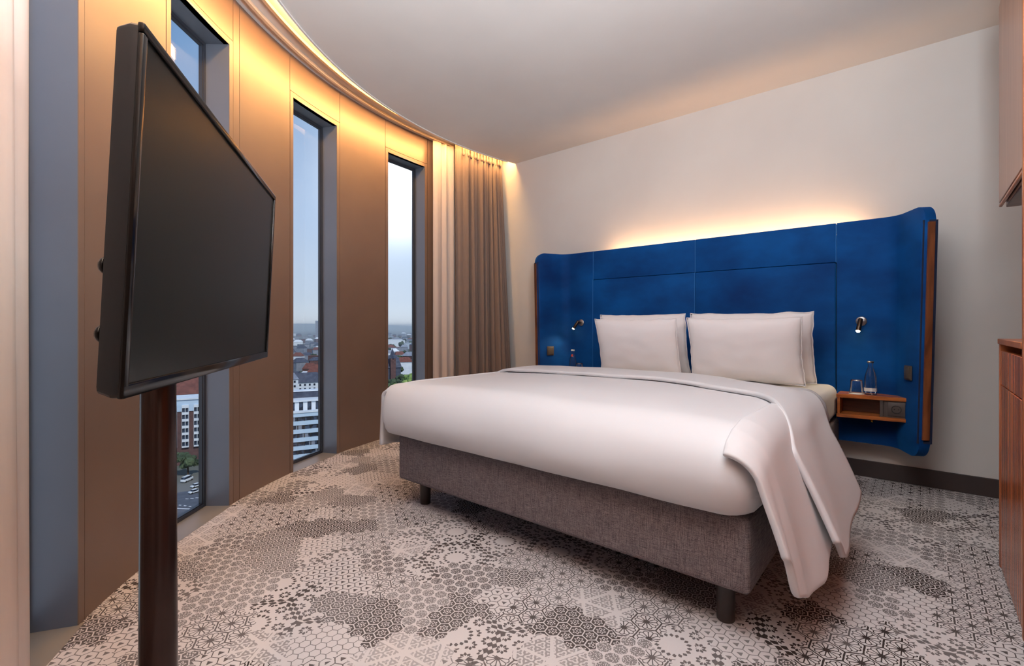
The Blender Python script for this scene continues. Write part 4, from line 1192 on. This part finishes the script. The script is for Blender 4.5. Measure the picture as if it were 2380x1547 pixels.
def vehicle(name, b, d, L, w, h, turn, lab, cat):
    p = site(b, d); t = tag(empty(name, (p.x, p.y, GZ+.05), math.atan2(p.y, p.x)-PI/2+turn), lab, cat)
    k = .42 if name == 'car' else .50
    bm = bmesh.new(); box(bm, -L/2, L/2, -w/2, w/2, .35, h*k+.3, .18, 2); obj('body', bm, M['carpaint'], t, ang=40)
    bm = bmesh.new(); x0, x1 = (-L*.30, L*.28) if name == 'car' else (-L*.47, L*.36)
    lo = [(x0, -w/2+.08), (x1, -w/2+.08), (x1, w/2-.08), (x0, w/2-.08)]; hi = [(x0+.35, -w/2+.25), (x1-.5, -w/2+.25), (x1-.5, w/2-.25), (x0+.35, w/2-.25)]
    A_ = [bm.verts.new((*q, h*k+.28)) for q in lo]; B_ = [bm.verts.new((*q, h)) for q in hi]
    for i in range(4): bm.faces.new((A_[i], A_[(i+1) % 4], B_[(i+1) % 4], B_[i]))
    obj('windows', bm, M['winglass'], t)
    bm = bmesh.new(); box(bm, x0+.33, x1-.48, -w/2+.23, w/2-.23, h-.04, h+.06, .03, 1); obj('roof', bm, M['carpaint'], t)
    for sx in (-1, 1):
        for sy in (-1, 1):
            bm = lathe(bmesh.new(), [(0, -.12), (.36, -.12), (.36, .12), (0, .12)], 14, M=Matrix.Translation((sx*L*.32, sy*(w/2-.1), .36)) @ Matrix.Rotation(PI/2, 4, 'X')); obj('wheel', bm, M['joint'], t)
vehicle('van', -.680, 203, 5.0, 2.0, 2.3, .9, 'white van driving on the street far below the television', 'van')
vehicle('car', -.660, 196, 4.2, 1.8, 1.45, .5, 'white car behind the van on the street', 'car')
vehicle('car', -.664, 189, 4.2, 1.8, 1.45, .5, 'pale car in front of the other car, nearer the window sill', 'car')
for i, (b, d) in enumerate(((-.725, 211), (-.678, 210), (-.631, 211))):
    tree(b, d, 4.2, 10, 'leaf_b', i, 'dark street tree in front of the brick building', 'street trees by the brick building')
# the rest of the town, beside the views through the windows
bm = bmesh.new(); rr = random.Random(5)
for i in range(900):
    d = 240*(14.0)**rr.random(); b = rr.uniform(-1.3, .5)
    if any(lo-.02-16/d < b < hi+.02+16/d for lo, hi in ((-.80, -.60), (-.49, -.37), (-.285, -.18))): continue
    p = site(b, d); w = rr.uniform(6, 13); h = rr.uniform(9, 20); a = rr.uniform(0, PI); dz = rr.uniform(5, 8)
    q = [(p.x+w*math.cos(a)*sx-dz*math.sin(a)*sy, p.y+w*math.sin(a)*sx+dz*math.cos(a)*sy) for sx, sy in ((-1, -1), (1, -1), (1, 1), (-1, 1))]
    lo_ = [bm.verts.new((*c, GZ)) for c in q]; hi_ = [bm.verts.new((*c, GZ+h)) for c in q]
    r0 = bm.verts.new(((q[0][0]+q[3][0])/2*.8+p.x*.2, (q[0][1]+q[3][1])/2*.8+p.y*.2, GZ+h+5)); r1 = bm.verts.new(((q[1][0]+q[2][0])/2*.8+p.x*.2, (q[1][1]+q[2][1])/2*.8+p.y*.2, GZ+h+5))
    mi = rr.choice((0, 0, 1)); mr_ = rr.choice((1, 2, 3))
    for k in range(4): f = bm.faces.new((lo_[k], lo_[(k+1) % 4], hi_[(k+1) % 4], hi_[k])); f.material_index = mi
    for vv in ((hi_[0], hi_[1], r1, r0), (hi_[1], hi_[2], r1), (hi_[2], hi_[3], r0, r1), (hi_[3], hi_[0], r0)): f = bm.faces.new(vv); f.material_index = mr_
dt = obj('distant_town', bm, M['renderw'])
for k in ('renderg', 'roofdark', 'roofred'): dt.data.materials.append(M[k])
tag(dt, 'hazy houses of the wider town spreading to both sides', 'town', kind='stuff')
# aerial haze over the town
hz = bpy.data.materials.new('haze'); hz.use_nodes = True; n, l = hz.node_tree.nodes, hz.node_tree.links; n.clear()
vs_ = n.new('ShaderNodeVolumeScatter'); vs_.inputs['Color'].default_value = (.80, .88, 1, 1); vs_.inputs['Density'].default_value = .00022; vs_.inputs['Anisotropy'].default_value = .2
o_ = n.new('ShaderNodeOutputMaterial'); l.new(vs_.outputs[0], o_.inputs['Volume'])
p = site(-.45, 6600)
bm = box(bmesh.new(), -6500, 6500, -9000, 9000, -70, 30)
hzo = obj('haze', bm, hz); hzo.location = (p.x*1.0, p.y*1.0, 0); hzo.rotation_euler = (0, 0, math.atan2(p.y, p.x)); tag(hzo, 'thin blue haze lying over the distant town', 'haze', kind='stuff')
